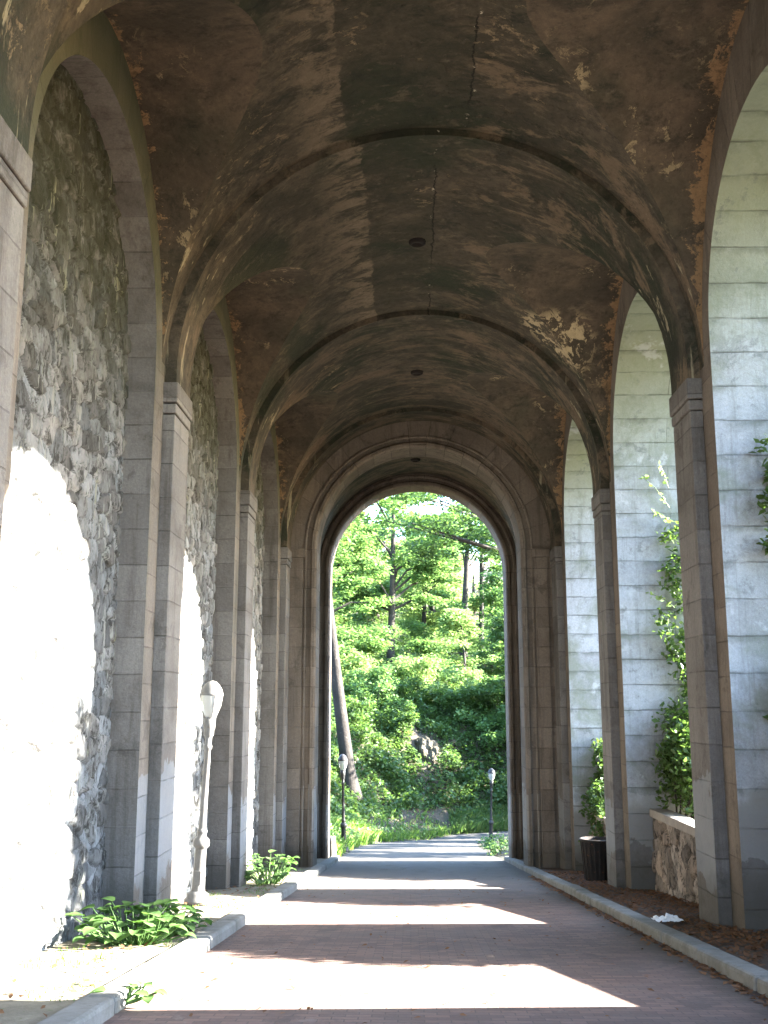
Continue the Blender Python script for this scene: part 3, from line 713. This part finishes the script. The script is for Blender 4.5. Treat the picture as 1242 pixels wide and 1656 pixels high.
# ------------------------------------------------------------------ lamp posts
def lamp(loc, paint, label, tilt=(0, 0), h=3.53, group=None, acorn=True):
    t = empty('lamp_post', loc, label, 'lamp post', group)
    def part(prof, name, mat, parent=t, n=16, smooth=True):
        m = MB(); m.lathe(prof, n); o = m.build(name, mat); o.parent = parent; return o
    part([(0.0,0),(0.22,0),(0.22,0.06),(0.185,0.085),(0.18,0.15),(0.135,0.18),(0.118,0.2)], 'base', paint, n=8)
    part([(0.112,0.18),(0.10,0.5),(0.092,0.85),(0.10,0.87),(0.135,0.90),(0.14,0.96),(0.12,1.02),(0.08,1.05),(0.075,1.1),(0.085,1.12),(0.085,1.15),(0.062,1.18)], 'pedestal', paint, n=8)
    part([(0.062,1.16),(0.058,1.6),(0.050,2.45),(0.07,2.47),(0.07,2.52),(0.055,2.54),(0.06,2.66)], 'shaft', paint, n=12)
    part([(0.05,2.64),(0.085,2.70),(0.085,2.78),(0.098,2.80),(0.10,2.98),(0.06,3.0)], 'collar', paint, n=16)
    lan = part([(0.075,2.985),(0.12,3.05),(0.165,3.18),(0.185,3.32),(0.182,3.36)], 'lantern', M['glass'], n=16)
    part([(0.196,3.345),(0.202,3.365),(0.195,3.39),(0.17,3.46),(0.125,3.53),(0.07,3.58),(0.0,3.60)], 'cap', paint, lan, n=16)
    m = MB()
    for k in range(4):
        a = k*math.pi/2+0.5
        m.tube([(r_*math.cos(a), r_*math.sin(a), z) for r_, z in ((0.10,2.98),(0.118,3.04),(0.172,3.18),(0.194,3.35))], 0.009, 5)
    o = m.build('frame', paint); o.parent = lan
    m = MB(); m.box(-0.05, 0.05, -0.117, -0.09, 0.3, 0.52); o = m.build('access_door', paint); o.parent = t
    t.rotation_euler = (R(tilt[1]), R(tilt[0]), random.uniform(0, 1)) if not any(tilt) else (R(tilt[1]), R(tilt[0]), 0)
    t.scale = (1, 1, h/3.6)
    return t
lamp((-3.45, 17.56, road_z(17.56)+0.10), M['silver_paint'], 'pale grey lamp post leaning slightly in front of the sunlit rubble wall', (2.3, 0), 3.56)
lamp((-2.62, 42.6, float(hill(-2.62, 42.6))-0.02), M['black_paint'], 'black lamp post in the grass left of the path beyond the arch', (-1.2, 0), 3.75)
lamp((4.25, 57, float(hill(4.25, 57))-0.02), M['black_paint'], 'black lamp post half hidden by greenery right of the path beyond the arch', (1.5, 0), 3.8)

# ------------------------------------------------------------------ bin, bag, guard stone
t = empty('litter_bin', (4.05, 23.6, road_z(23.6)+0.07), 'black rusty litter bin standing in the shade beside the second right pier', 'bin')
m = MB(); m.lathe([(0.0,0.04),(0.25,0.04),(0.27,0.06),(0.33,0.84),(0.345,0.86),(0.345,0.90),(0.31,0.90),(0.24,0.08),(0.0,0.08)], 20); o = m.build('drum', M['bin']); o.parent = t
m = MB()
for k in range(20):
    a = 2*math.pi*k/20; m.tube([(0.275*math.cos(a), 0.275*math.sin(a), 0.06), (0.342*math.cos(a), 0.342*math.sin(a), 0.86)], 0.011, 5)
o = m.build('slats', M['bin']); o.parent = t
m = MB(); m.lathe([(0.345,0.86),(0.372,0.87),(0.372,0.91),(0.345,0.92),(0.335,0.89)], 20); o = m.build('rim', M['bin']); o.parent = t

def crumple(name, size, mat, loc, rz, label, cat):
    m = MB(); nx, ny = 14, 9; rows = []
    for i in range(nx+1):
        row = []
        for j in range(ny+1):
            u, v = i/nx-0.5, j/ny-0.5
            q = Vector((u*5, v*5, 4.2)); h = 0.5+mnoise.noise(q)*0.5+0.35*mnoise.noise(q*2.3)
            edge = (1-abs(2*u)**3)*(1-abs(2*v)**3)
            row.append((u*size[0]+0.04*mnoise.noise(q*1.7), v*size[1]+0.04*mnoise.noise(q*1.3+Vector((5,5,5))), size[2]*(0.12+max(0, h)*(0.35+0.65*edge))))
        rows.append(row)
    m.grid(rows, None, False); o = m.build(name, mat); o.location = loc; o.rotation_euler = (0, 0, rz)
    return tag(o, label, cat)
crumple('plastic_bag', (0.40, 0.24, 0.12), M['bag'], (3.48, 14.9, road_z(14.9)+0.10), 0.2, 'crumpled white plastic bag on the leaf litter behind the right kerb', 'bag')

m = MB(); m.lathe([(0.0,-0.3),(0.17,-0.3),(0.165,0.35),(0.15,0.6),(0.11,0.72),(0.0,0.76)], 12)
o = m.build('guard_stone', M['kerb']); o.location = (-2.62, YB+1.35, road_z(YB+1.35)); tag(o, 'low rounded guard stone at the left foot of the far archway', 'guard stone')

# ------------------------------------------------------------------ broad-leaved weeds
def big_leaf(m, c, ang, L, W, tilt, curl):
    """one broad leaf with a fold along the midrib"""
    d = Vector((math.cos(ang), math.sin(ang), 0)); s = Vector((-math.sin(ang), math.cos(ang), 0)); rows = []
    prof = [0.45, 1.05, 1.15, 1.08, 0.9, 0.55, 0.05]
    for k, wv in enumerate(prof):
        t = k/(len(prof)-1); z = math.sin(tilt)*t*L-curl*t*t*L; x = math.cos(tilt)*t*L
        p = Vector(c)+d*x+Vector((0, 0, z)); ww = wv*W/2*(1+0.12*random.uniform(-1, 1))
        rows.append([p-s*ww+Vector((0, 0, 0.22*ww)), p-s*ww*0.5+Vector((0,0,0.05*ww)), p, p+s*ww*0.5+Vector((0,0,0.05*ww)), p+s*ww+Vector((0, 0, 0.22*ww))])
    m.grid(rows)
def weed(name, loc, n, spread, hgt, lsize, label, cat='plant', mat='broadleaf', rad=None):
    t = empty(name, loc, label, cat)
    ml, ms = MB(), MB()
    for k in range(n):
        a = random.uniform(0, 6.28); rr = spread*math.sqrt(random.random())*0.55
        b = Vector((rr*math.cos(a)*(rad[0] if rad else 1), rr*math.sin(a)*(rad[1] if rad else 1), 0))
        a2 = a+random.uniform(-0.8, 0.8); h = hgt*random.uniform(0.35, 1.0)*(1-0.5*rr/spread); out = spread*random.uniform(0.1, 0.45)
        tip = b+Vector((out*math.cos(a2), out*math.sin(a2), h))
        ms.tube([(0, 0, -0.03), b*0.8+Vector((0, 0, 0.01)), b*0.5+tip*0.5+Vector((0, 0, h*0.15)), tip], [0.010, 0.010, 0.008, 0.005], 5)
        L = lsize*random.uniform(0.6, 1.2); big_leaf(ml, tip-Vector((math.cos(a2)*L*0.2, math.sin(a2)*L*0.2, 0)), a2+random.uniform(-0.5, 0.5), L, L*0.95, random.uniform(-0.1, 0.5), random.uniform(0.15, 0.55))
    o = ms.build('stems', M[mat]); o.parent = t
    o = ml.build('leaves', M[mat]); o.parent = t
    return t
weed('broadleaf_weed', (-3.15, 12.35, road_z(12.35)+0.10), 110, 0.74, 0.46, 0.165, 'broad-leaved green weed at the foot of the nearest left pier', rad=(1, 0.8))
weed('broadleaf_weed', (-2.95, 13.25, road_z(13.25)+0.10), 50, 0.62, 0.26, 0.16, 'low leafy weed on the strip beside the broad-leaved weed', rad=(0.7, 1.2))
weed('leafy_weed', (-2.95, 22.6, road_z(22.6)+0.10), 80, 0.85, 0.62, 0.17, 'sunlit leafy weed clump growing behind the left kerb farther in', rad=(0.8, 1.1))
weed('kerb_weed', (-2.32, 8.95, road_z(8.95)+0.05), 12, 0.3, 0.16, 0.12, 'small weed sprouting at the near end of the left kerb')

# ------------------------------------------------------------------ foliage
def ellipsoid_pts(n, c, r, shell=0.55):
    v = rng.normal(size=(n, 3)); v /= np.linalg.norm(v, axis=1)[:, None]
    q = (shell+(1-shell)*rng.random(n))[:, None]
    return np.asarray(c)+v*q*np.asarray(r)
def clumps_to_leaves(cl, per, size, **k):
    C = np.concatenate([ellipsoid_pts(int(per*(r[0]*r[1]*r[2])**(2/3))+8, c, r, 0.25) for c, r in cl])
    return leaves(C, size, **k)
def shrub(name, loc, cl, per, size, mat, label, cat='bush', group=None, stems=6, **k):
    t = empty(name, loc, label, cat, group)
    V, F = clumps_to_leaves([(np.array(c)+np.array(loc), r) for c, r in cl], per, size, **k)
    np_mesh('foliage', V, F, M[mat], t)
    m = MB()
    for q in range(stems):
        c, r = cl[q % len(cl)]
        e = Vector(c)+Vector((random.uniform(-.4,.4)*r[0], random.uniform(-.4,.4)*r[1], random.uniform(-.2,.5)*r[2]))
        m.tube([(e.x*0.2, e.y*0.2, -0.15), (e.x*0.6, e.y*0.6, e.z*0.55), e], [0.02, 0.014, 0.006], 5)
    o = m.build('stems', M['bark']); o.parent = t
    return t
# ivy growing over the parapets beside the far jamb of each opening
def ivy_bay(i, label, thin):
    ya, yb = opening(i, 1); zt = road_z(yb)+1.61
    cl = []
    # bushy mass on and behind the parapet
    for k in range(90):
        q = random.random(); y = yb-0.1-2.0*q*random.random()**0.4
        cl.append(((random.uniform(4.95, 6.3), y, zt+0.1+(1.75-0.45*(yb-y))*random.random()), (0.42, 0.42, 0.36)))
    for k in range(12): cl.append(((random.uniform(4.85, 5.2), yb-random.uniform(0.05, 0.5), zt+0.1+1.6*random.random()), (0.28, 0.25, 0.3)))
    # climbing up the jamb, thinning with height
    h = 0
    while h < thin:
        cl.append(((5.12+random.uniform(-0.12, 0.4), yb-random.uniform(0.08, 0.45), zt+1.0+h), (0.26+0.12*(1-h/thin), 0.22, 0.26))); h += random.uniform(0.12, 0.30)
    for k in range(34 if thin > 1 else 0): cl.append(((random.uniform(5.55, 6.4), yb-random.uniform(0.1, 0.8), zt+1.0+(thin+0.2)*random.random()), (0.42, 0.36, 0.42)))  # unseen outer clumps, added to shade the climbing ivy
    if i == 2:
        for k in range(34): cl.append(((random.uniform(4.38, 4.75), yb-random.uniform(0.3, 2.0), zt-1.0+1.7*random.random()**0.8), (0.18, 0.24, 0.22)))
    if i == 0:
        for k in range(24): cl.append(((4.74+abs(random.gauss(0, 0.3)), yb-random.uniform(0.05, 0.4), 2.0+1.5*random.random()), (0.16, 0.16, 0.16)))
        for k in range(8): cl.append(((4.72+abs(random.gauss(0, 0.25)), yb-random.uniform(0.05, 0.3), -0.4+0.8*random.random()), (0.12, 0.14, 0.14)))
    loc = np.array((5.0, yb-0.6, zt-0.2))
    return shrub('ivy', tuple(loc), [(tuple(np.array(c)-loc), r) for c, r in cl], 420, 0.115, 'ivy', label, 'ivy', None, 14, up=0.2, droop=0.6)
ivy_bay(0, 'dark green ivy hanging on the nearest right jamb at the picture edge', 4.2)
ivy_bay(1, 'tall column of ivy climbing the jamb above the second parapet', 4.4)
ivy_bay(2, 'pale sunlit ivy bush spilling over the parapet behind the litter bin', 0.6)
# a few sunlit sprigs reaching out of the tall ivy
yb = opening(1, 1)[1]; m = MB(); mm = []
loc = (5.15, yb-0.3, 0.0)
t = empty('vine_sprig', (5.15, yb-0.25, road_z(yb)+1.6), 'thin sunlit vine sprig reaching out of the tall ivy', 'vine')
pts = []
for (z0, dx, dz) in ((3.9, -0.55, 0.6), (3.6, -0.35, 0.15), (1.9, -0.5, 0.25), (4.3, -0.2, 0.45)):
    a = Vector((5.2, yb-0.35, z0-0.0)); b = a+Vector((dx, -0.15, dz))
    m = MB(); m.tube([a, a*0.5+b*0.5+Vector((0, 0, 0.08)), b], [0.009, 0.007, 0.004], 4); m.build('stem', M['ivy'], t)
    for q in range(14): pts.append(a+(b-a)*random.uniform(0.1, 1.05)+Vector((random.uniform(-.05,.05),)*1+(random.uniform(-.05,.05), random.uniform(-.05,.08))))
V, F = leaves(np.array([tuple(p) for p in pts]), 0.10, up=0.2); np_mesh('leaves', V, F, M['leaf_bright'], t)

# leaf litter along the right kerb and on the right strip (uncountable)
n = 5200
yy = rng.uniform(7, 27, n); xx = np.where(rng.random(n) < 0.82, rng.uniform(3.33, 4.62, n), KR-0.04-np.abs(rng.normal(0, 0.07, n)))
on_road = xx < KR
zz = road_z(yy)+np.where(on_road, 0.012, 0.122)
V, F = leaves(np.stack([xx, yy, zz], 1), 0.075, up=1.5); tag(np_mesh('leaf_litter', V, F, M['litter']), kind='stuff')
n = 320
V, F = leaves(np.stack([rng.uniform(-2.2, 3, n), rng.uniform(7.5, 26, n), np.zeros(n)], 1), 0.05, up=1.8)
V[:, 2] += np.repeat(road_z(V.reshape(-1, 4, 3)[:, 0, 1])+0.012, 4); tag(np_mesh('scattered_leaves', V, F, M['litter']), kind='stuff')
n = 420; yy = rng.uniform(6.5, 24, n); xx = rng.uniform(-3.85, -2.62, n)
V, F = leaves(np.stack([xx, yy, road_z(yy)+0.12], 1), 0.06, up=1.5); tag(np_mesh('dry_leaves', V, F, M['litter']), kind='stuff')
# sparse grass on the left strip
def blades(X, Y, Z, h, wd, lean=0.35):
    n = len(X); a = rng.uniform(0, 6.28, n); H = h*rng.uniform(0.5, 1.2, n)
    lx, ly = lean*H*rng.normal(size=n), lean*H*rng.normal(size=n); dx, dy = np.cos(a)*wd/2, np.sin(a)*wd/2
    b0 = np.stack([X-dx, Y-dy, Z], 1); b1 = np.stack([X+dx, Y+dy, Z], 1)
    m1 = np.stack([X+dx*0.7+lx*0.4, Y+dy*0.7+ly*0.4, Z+H*0.6], 1); tp = np.stack([X+lx, Y+ly, Z+H], 1)
    return np.stack([b0, b1, m1, tp], 1).reshape(-1, 3), np.arange(4*n).reshape(n, 4)
n = 5000; X = rng.uniform(-3.8, -2.65, n); Y = rng.uniform(6.5, 28, n)
keep = (np.sin(X*3.1+Y*1.7)+np.sin(Y*2.3-X*2)) > 0.2; X, Y = X[keep], Y[keep]
V, F = blades(X, Y, road_z(Y)+0.07, 0.06, 0.010); tag(np_mesh('strip_grass', V, F, M['grass']), kind='stuff')

# beyond the portal: tall grass and weeds beside the path
n = 60000; X = rng.uniform(-9, 4, n); Y = rng.uniform(36, 66, n)
dl = poly_dist(X, Y, LE); pr_ = np.exp(-((dl-1.2)/1.1)**2)*np.where((Y > 57) & (dl > 0.5), 0.15, 1.0)
k_ = (dl > 0.05) & (rng.random(n) < pr_); X, Y, dk = X[k_], Y[k_], dl[k_]
V, F = blades(X, Y, hill(X, Y)-0.03, 0.55, 0.035); tag(np_mesh('tall_grass', V, F, M['grass']), kind='stuff')
C = np.stack([X, Y, hill(X, Y)+rng.uniform(0.1, 0.7, len(X))], 1)[::3]
V, F = leaves(C, 0.15, up=0.3); tag(np_mesh('verge_weeds', V, F, M['leaf_bright']), kind='stuff')
# ivy and ground cover on the hillside
n = 170000; Y = 55+60*rng.random(n)**1.6; X = rng.uniform(-0.11, 0.13, n)*Y*1.15
dl = poly_dist(X, Y, LE); bare = (dl < 2.6) & (Y > 54) & (X > -2.8) & (X < 3)
rockm = np.exp(-(((X-1.0)/1.5)**2+((Y-72.0)/2.4)**2))
k_ = (dl > 0.6) & (~bare | (rng.random(n) < 0.04)) & (rng.random(n) > rockm*1.4); X, Y = X[k_], Y[k_]
C = np.stack([X, Y, hill(X, Y)+0.05+0.6*rng.random(len(X))**2], 1)
# mounds of ivy hanging over the steep part of the slope
cl = []
while len(cl) < 210:
    y_ = rng.uniform(66, 80); x_ = rng.uniform(-0.075, 0.11)*y_
    d_ = float(poly_dist(np.array(x_), np.array(y_), LE))
    if d_ < 2.8 or abs(x_-1.0) < 0.9 and y_ < 73.0: continue
    r_ = rng.uniform(0.5, 1.05); cl.append(((x_, y_, float(hill(x_, y_))+rng.uniform(0, 0.7)), (r_, r_, r_*0.75)))
C = np.concatenate([C]+[ellipsoid_pts(int(190*r[0]**2)+20, c, r, 0.6) for c, r in cl])
V, F = leaves(C, 0.22, up=0.4); tag(np_mesh('hillside_ivy', V, F, M['ivy']), kind='stuff')
# low undergrowth by the far bend
n = 16000; Y = rng.uniform(60, 72, n); X = rng.uniform(2.6, 9, n); dl = poly_dist(X, Y, LE)
k_ = (dl > 0.1) & (dl < 2.2); X, Y = X[k_], Y[k_]
V, F = blades(X, Y, hill(X, Y)-0.03, 0.7, 0.045); tag(np_mesh('bend_undergrowth', V, F, M['ivy']), kind='stuff')

# rocks of the outcrop
def rock(loc, size, seed, label, rz=0.0):
    import bmesh
    bm = bmesh.new(); bmesh.ops.create_icosphere(bm, subdivisions=5, radius=1.0)
    o3 = Vector((seed*3.7, seed*1.9, seed*5.1))
    for v in bm.verts:
        p = v.co.copy(); c = mnoise.voronoi(p*1.1+o3)[0]
        d = 1+0.28*(c[1]-c[0])-0.18+0.16*mnoise.fractal(p*2.2+o3, 1.0, 2.0, 4)
        v.co = Vector((p.x*size[0], p.y*size[1], p.z*size[2]))*d
    me = bpy.data.meshes.new('rock'); bm.to_mesh(me); bm.free(); me.materials.append(M['rock'])
    o = bpy.data.objects.new('rock', me); COL.objects.link(o); o.location = loc; o.rotation_euler = (0.2*math.sin(seed), 0.25*math.cos(seed*2), rz)
    return tag(o, label, 'rock')
def on(x, y, dz=0): return (x, y, float(hill(np.array(x), np.array(y)))+dz)
rock((1.0, 71.5, -3.4), (1.0, 1.3, 1.6), 1, 'pale sunlit upright rock face in the middle of the ivy slope', 0.4)
rock((0.4, 69.8, -5.6), (0.9, 0.9, 0.5), 2, 'pale flat-topped boulder at the foot of the sunlit rock', 0.1)
rock((2.9, 70.8, -5.9), (1.7, 1.1, 0.9), 3, 'dark shaded boulder under the ivy right of the flat-topped boulder', 0.7)
rock((-1.9, 69.5, -4.9), (1.0, 1.1, 1.5), 4, 'grey-brown rock half covered by ivy beside the leaning tree', 0.2)
rock((2.5, 73.4, -2.9), (1.2, 1.2, 0.9), 5, 'small angular rock above and right of the sunlit rock face', 1.1)
rock((4.9, 71.6, -6.3), (1.3, 1.0, 0.9), 6, 'dark low rock in the shade nearest the far right lamp', 0.3)

# ------------------------------------------------------------------ trees
def tree(name, base, top, rad, crown, per, size, mat, label, bark='bark', group=None, lean=None, limbs=9, cat='tree', flare=1.5):
    """tapered trunk base->top with limbs to clumps; crown = list of (centre, radii) in world space"""
    crown = [c for c in crown if not gap(c[0])]
    t = empty(name, base, label, cat, group)
    b = Vector(base); tp = Vector(top); m = MB()
    pts = []; rads = []
    for k in range(13):
        q = k/12; wob = Vector((math.sin(q*5+b.x)*0.12, math.cos(q*4+b.y)*0.12, 0))*(q*(1-q)*4)*rad
        pts.append(b-Vector((0, 0, 0.4*(1-q)))+(tp-b)*q+wob); rads.append(rad*(1-0.62*q)*(1+(flare-1)*max(0, 1-q*9)**2))
    m.tube(pts, rads, 12)
    for k in range(min(limbs, len(crown))):
        c, r = crown[(k*7) % len(crown)]; c = Vector(c)
        q = max(0.35, min(0.97, (c.z-1.0-b.z)/max(0.1, tp.z-b.z)*0.85)); s_ = b+(tp-b)*q
        md = s_*0.5+c*0.5+Vector((0, 0, 0.5)); m.tube([s_, md, c], [rad*(1-0.62*q)*0.5, rad*0.22, rad*0.06], 7)
    m.build('trunk', M[bark], t)
    V, F = clumps_to_leaves(crown, per*2.9, size, up=0.7)
    np_mesh('crown', V, F, M[mat], t)
    return t
def gap(c):     # openings in the canopy: white sky at two places, and a clear view of the central trunk
    x, y, z = c
    if y < 60: return False
    u, v = x/y, z/y
    if abs(u-0.0625) < 0.012 and abs(v-0.127) < 0.024: return True
    if abs(u+0.038) < 0.014 and abs(v-0.187) < 0.016: return True
    return y < 86.3 and abs(u+0.0172) < 0.011 and 0.03 < v < 0.115
def crown_clumps(cx, cy, z0, z1, rx, ry, n, cr=(1.5, 1.5, 0.75), seed=0):
    g = random.Random(seed); out = []
    for _ in range(n):
        a = g.uniform(0, 6.28); q = math.sqrt(g.uniform(0.04, 1)); z = g.uniform(z0, z1)
        env = math.sin(math.pi*min(0.97, max(0.12, (z-z0)/(z1-z0)*0.8+0.16)))
        s = g.uniform(0.6, 1.25)
        out.append(((cx+rx*q*env*math.cos(a), cy+ry*q*env*math.sin(a), z), tuple(c*s for c in cr)))
    return out
# the leaning tree by the left side of the path
B = on(-3.35, 61.5)
tree('leaning_tree', B, (-5.6, 61, 12.5), 0.44, crown_clumps(-4.5, 62, 10, 20, 6, 5, 46, seed=3), 60, 0.34, 'leaf_dark', 'big grey-brown tree leaning left beside the path past the arch', 'bark_pale', flare=1.6)
B = on(-1.55, 86)
tree('woodland_tree', B, (-1.3, 86.3, 17), 0.36, crown_clumps(-1.6, 86, 8.5, 20, 5.6, 4.5, 80, (1.5,1.5,0.6), seed=5)+crown_clumps(1.6, 87, 5.0, 12, 2.6, 2.5, 18, (1.2,1.2,0.45), seed=6)+crown_clumps(-4.2, 86, 4.6, 10, 2.0, 2.5, 18, (1.3,1.3,0.5), seed=7), 85, 0.30, 'leaf', 'straight dark-trunked tree in the centre of the slope with layered bright leaves', limbs=18)
B = on(4.7, 93)
tree('woodland_tree', B, (5.5, 93, 19), 0.36, crown_clumps(6.6, 93, 13.5, 22, 4.2, 4, 40, (1.5,1.5,0.6), seed=8), 70, 0.32, 'leaf', 'dark forked trunk at the right of the slope against white sky', limbs=8)
B = on(6.6, 97)
tree('woodland_tree', B, (7.0, 97, 21), 0.28, crown_clumps(8.0, 97, 12, 22, 2.6, 3, 26, (1.3,1.3,0.6), seed=9), 70, 0.32, 'leaf', 'slender pale trunk right of the forked trunk', 'bark_pale', limbs=6)
B = on(-6.5, 80)
tree('woodland_tree', B, (-6.4, 80, 16), 0.35, crown_clumps(-5.4, 80, 1.5, 15, 3.6, 4, 74, (1.5,1.5,0.6), seed=11), 70, 0.30, 'leaf', 'leafy tree at the left of the slope behind the leaning tree', limbs=12)
B = on(1.3, 98)
tree('woodland_tree', B, (1.6, 98, 15), 0.25, crown_clumps(1.9, 98, 7, 17, 3.4, 4, 56, (1.5,1.5,0.5), seed=13), 60, 0.32, 'leaf_bright', 'pale young tree high on the slope between the two dark trunks', 'bark_pale', limbs=10)
B = on(8.8, 76)
tree('woodland_tree', B, (8.3, 76, 7), 0.25, crown_clumps(7.4, 76, -5, 6.5, 3.2, 3.4, 80, (1.2,1.2,0.5), seed=17), 90, 0.25, 'leaf_dark', 'low bushy dark green tree at the right over the far lamp', limbs=12)
B = on(4.6, 84)
tree('understory_tree', B, (4.2, 84, 6.5), 0.14, crown_clumps(3.9, 84, 1.2, 7.5, 2.8, 2.5, 42, (1.2,1.2,0.4), seed=21), 80, 0.24, 'leaf_bright', 'small understory tree with sprays of sunlit leaves below the forked trunk', limbs=10)
B = on(0.8, 82)
tree('understory_tree', B, (1.0, 82, 5), 0.12, crown_clumps(1.2, 82, 0.6, 5.0, 2.5, 2.2, 36, (1.1,1.1,0.4), seed=22), 85, 0.23, 'leaf', 'small understory tree just right of the foot of the central trunk', limbs=10)
B = on(-4.0, 82.5)
tree('understory_tree', B, (-4.0, 82.5, 6), 0.12, crown_clumps(-3.8, 82.5, 0.2, 5.8, 2.2, 2.2, 36, (1.2,1.2,0.4), seed=23), 80, 0.24, 'leaf_bright', 'small sunlit understory tree left of the central trunk', limbs=10)
B = on(6.8, 88)
tree('understory_tree', B, (7.2, 88, 10), 0.14, crown_clumps(7.4, 88, 2.0, 11, 2.4, 2.5, 44, (1.2,1.2,0.45), seed=24), 80, 0.25, 'leaf', 'green understory tree filling the right edge of the opening', limbs=10)
# overhanging branch tree just outside the arch: leaves hang into the top of the opening
B = on(8.5, 47)
tree('overhanging_tree', B, (7.5, 47, 9), 0.4, crown_clumps(2.8, 46, 6.6, 11, 5.4, 2.5, 48, (1.0,0.9,0.4), seed=19)+crown_clumps(9, 46, 4, 13, 4, 5, 30, seed=20), 75, 0.2, 'leaf_dark', 'tree right of the exit whose leafy branches hang across the top of the archway', limbs=16)
# trees filling the back of the wood
BG = [(-9, 104, 7, 20, 5), (-3.5, 112, 9, 21, 5), (11.0, 108, 8, 20, 4.0), (-13, 92, 3, 17, 5), (13, 90, 0, 15, 4.5), (2.5, 122, 12, 23, 4.5), (7.5, 120, 11, 18, 4.5), (-8, 122, 12, 26, 5), (-2.5, 134, 14, 27, 5), (5.5, 136, 15, 25, 5)]
for q, (x, y, z0, z1, rr) in enumerate(BG):
    B = on(x, y)
    tree('background_tree', B, (x, y, z1-3), 0.3, crown_clumps(x, y, max(z0, B[2]+0.6), z1, rr, rr, 46, (1.8,1.8,0.75), seed=30+q), 45, 0.40, 'leaf_bright', 'sunlit leafy tree at the back of the wooded slope', group='trees at the back of the wooded slope', limbs=6)
def clear(c):      # gap in the leaves through which the sun falls on the pale rock
    v = Vector(c)-Vector((1.0, 70.2, -3.2)); along = v.dot(SUN); return (v-SUN*along).length < 1.5
# sun-shading trees right of the path, out of the arch's line of sight
for q, (x, y) in enumerate([(15, 42), (17, 51), (14, 57), (20, 61), (14, 66), (20, 69), (15.5, 73.5), (22, 77)]):
    B = on(x, y)
    tree('roadside_tree', B, (x, y, B[2]+11), 0.35, [q_ for q_ in crown_clumps(x, y, B[2]+2, B[2]+14, 4.2, 4.2, 44, (1.4,1.4,0.8), seed=50+q) if not clear(q_[0])], 55, 0.34, 'leaf', 'leafy tree right of the path whose shade dapples it', group='trees right of the path', limbs=6)

# shrubs on the slope
def slope_shrub(x, y, r, mat, label, seed, per=260, size=0.22, group=None, hz=1.0, tall=1.0):
    g = random.Random(seed); b = on(x, y, -0.1)
    cl = [((g.uniform(-1, 1)*r*0.75, g.uniform(-1, 1)*r*0.6, (0.25+g.uniform(0, 1.0)*tall)*r*hz), (r*0.42, r*0.42, r*0.26)) for _ in range(14)]
    return shrub('shrub', b, cl, per, size, mat, label, 'shrub', group, up=0.5)
slope_shrub(-2.6, 73.5, 2.2, 'leaf', 'mid-green rounded shrub left of the sunlit rock', 1)
slope_shrub(-0.8, 75.5, 1.8, 'ivy', 'dark ivy-covered shrub straight above the sunlit rock', 2)
slope_shrub(0.4, 79, 2.3, 'leaf_bright', 'bright yellow-green shrub in full sun below the central trunk', 3)
slope_shrub(3.2, 78, 2.3, 'leaf_bright', 'bright spreading shrub in full sun right of the central trunk', 4)
slope_shrub(5.2, 74, 2.0, 'leaf', 'green shrub hanging over the dark boulder on the right', 5)
slope_shrub(-4.6, 77, 2.4, 'leaf_bright', 'pale sunlit shrub left of the central trunk', 6)
slope_shrub(-0.6, 71.0, 1.3, 'ivy', 'dark ivy clump just left of the sunlit rock face', 9, hz=1.5)
slope_shrub(2.6, 75.6, 1.9, 'ivy', 'dark ivy bank above the small angular rock', 10)
slope_shrub(-1.6, 77.5, 2.0, 'leaf', 'green shrub under the left side of the central trunk', 11)
slope_shrub(6.4, 79, 2.4, 'leaf', 'large green shrub at the right of the slope', 12)
slope_shrub(6.9, 70.8, 1.6, 'leaf_dark', 'dark green shrub behind the far right lamp', 7)
slope_shrub(-3.9, 68, 1.6, 'ivy', 'dark shrub at the back of the leaning tree', 8)
b = on(3.3, 40.2)
shrub('low_bush', b, [((random.uniform(-.55,.45), random.uniform(-.9,.9), random.uniform(.1,.55)), (0.33,0.36,0.24)) for _ in range(12)], 420, 0.12, 'leaf', 'low round bush at the right edge of the path just outside the arch', 'bush')
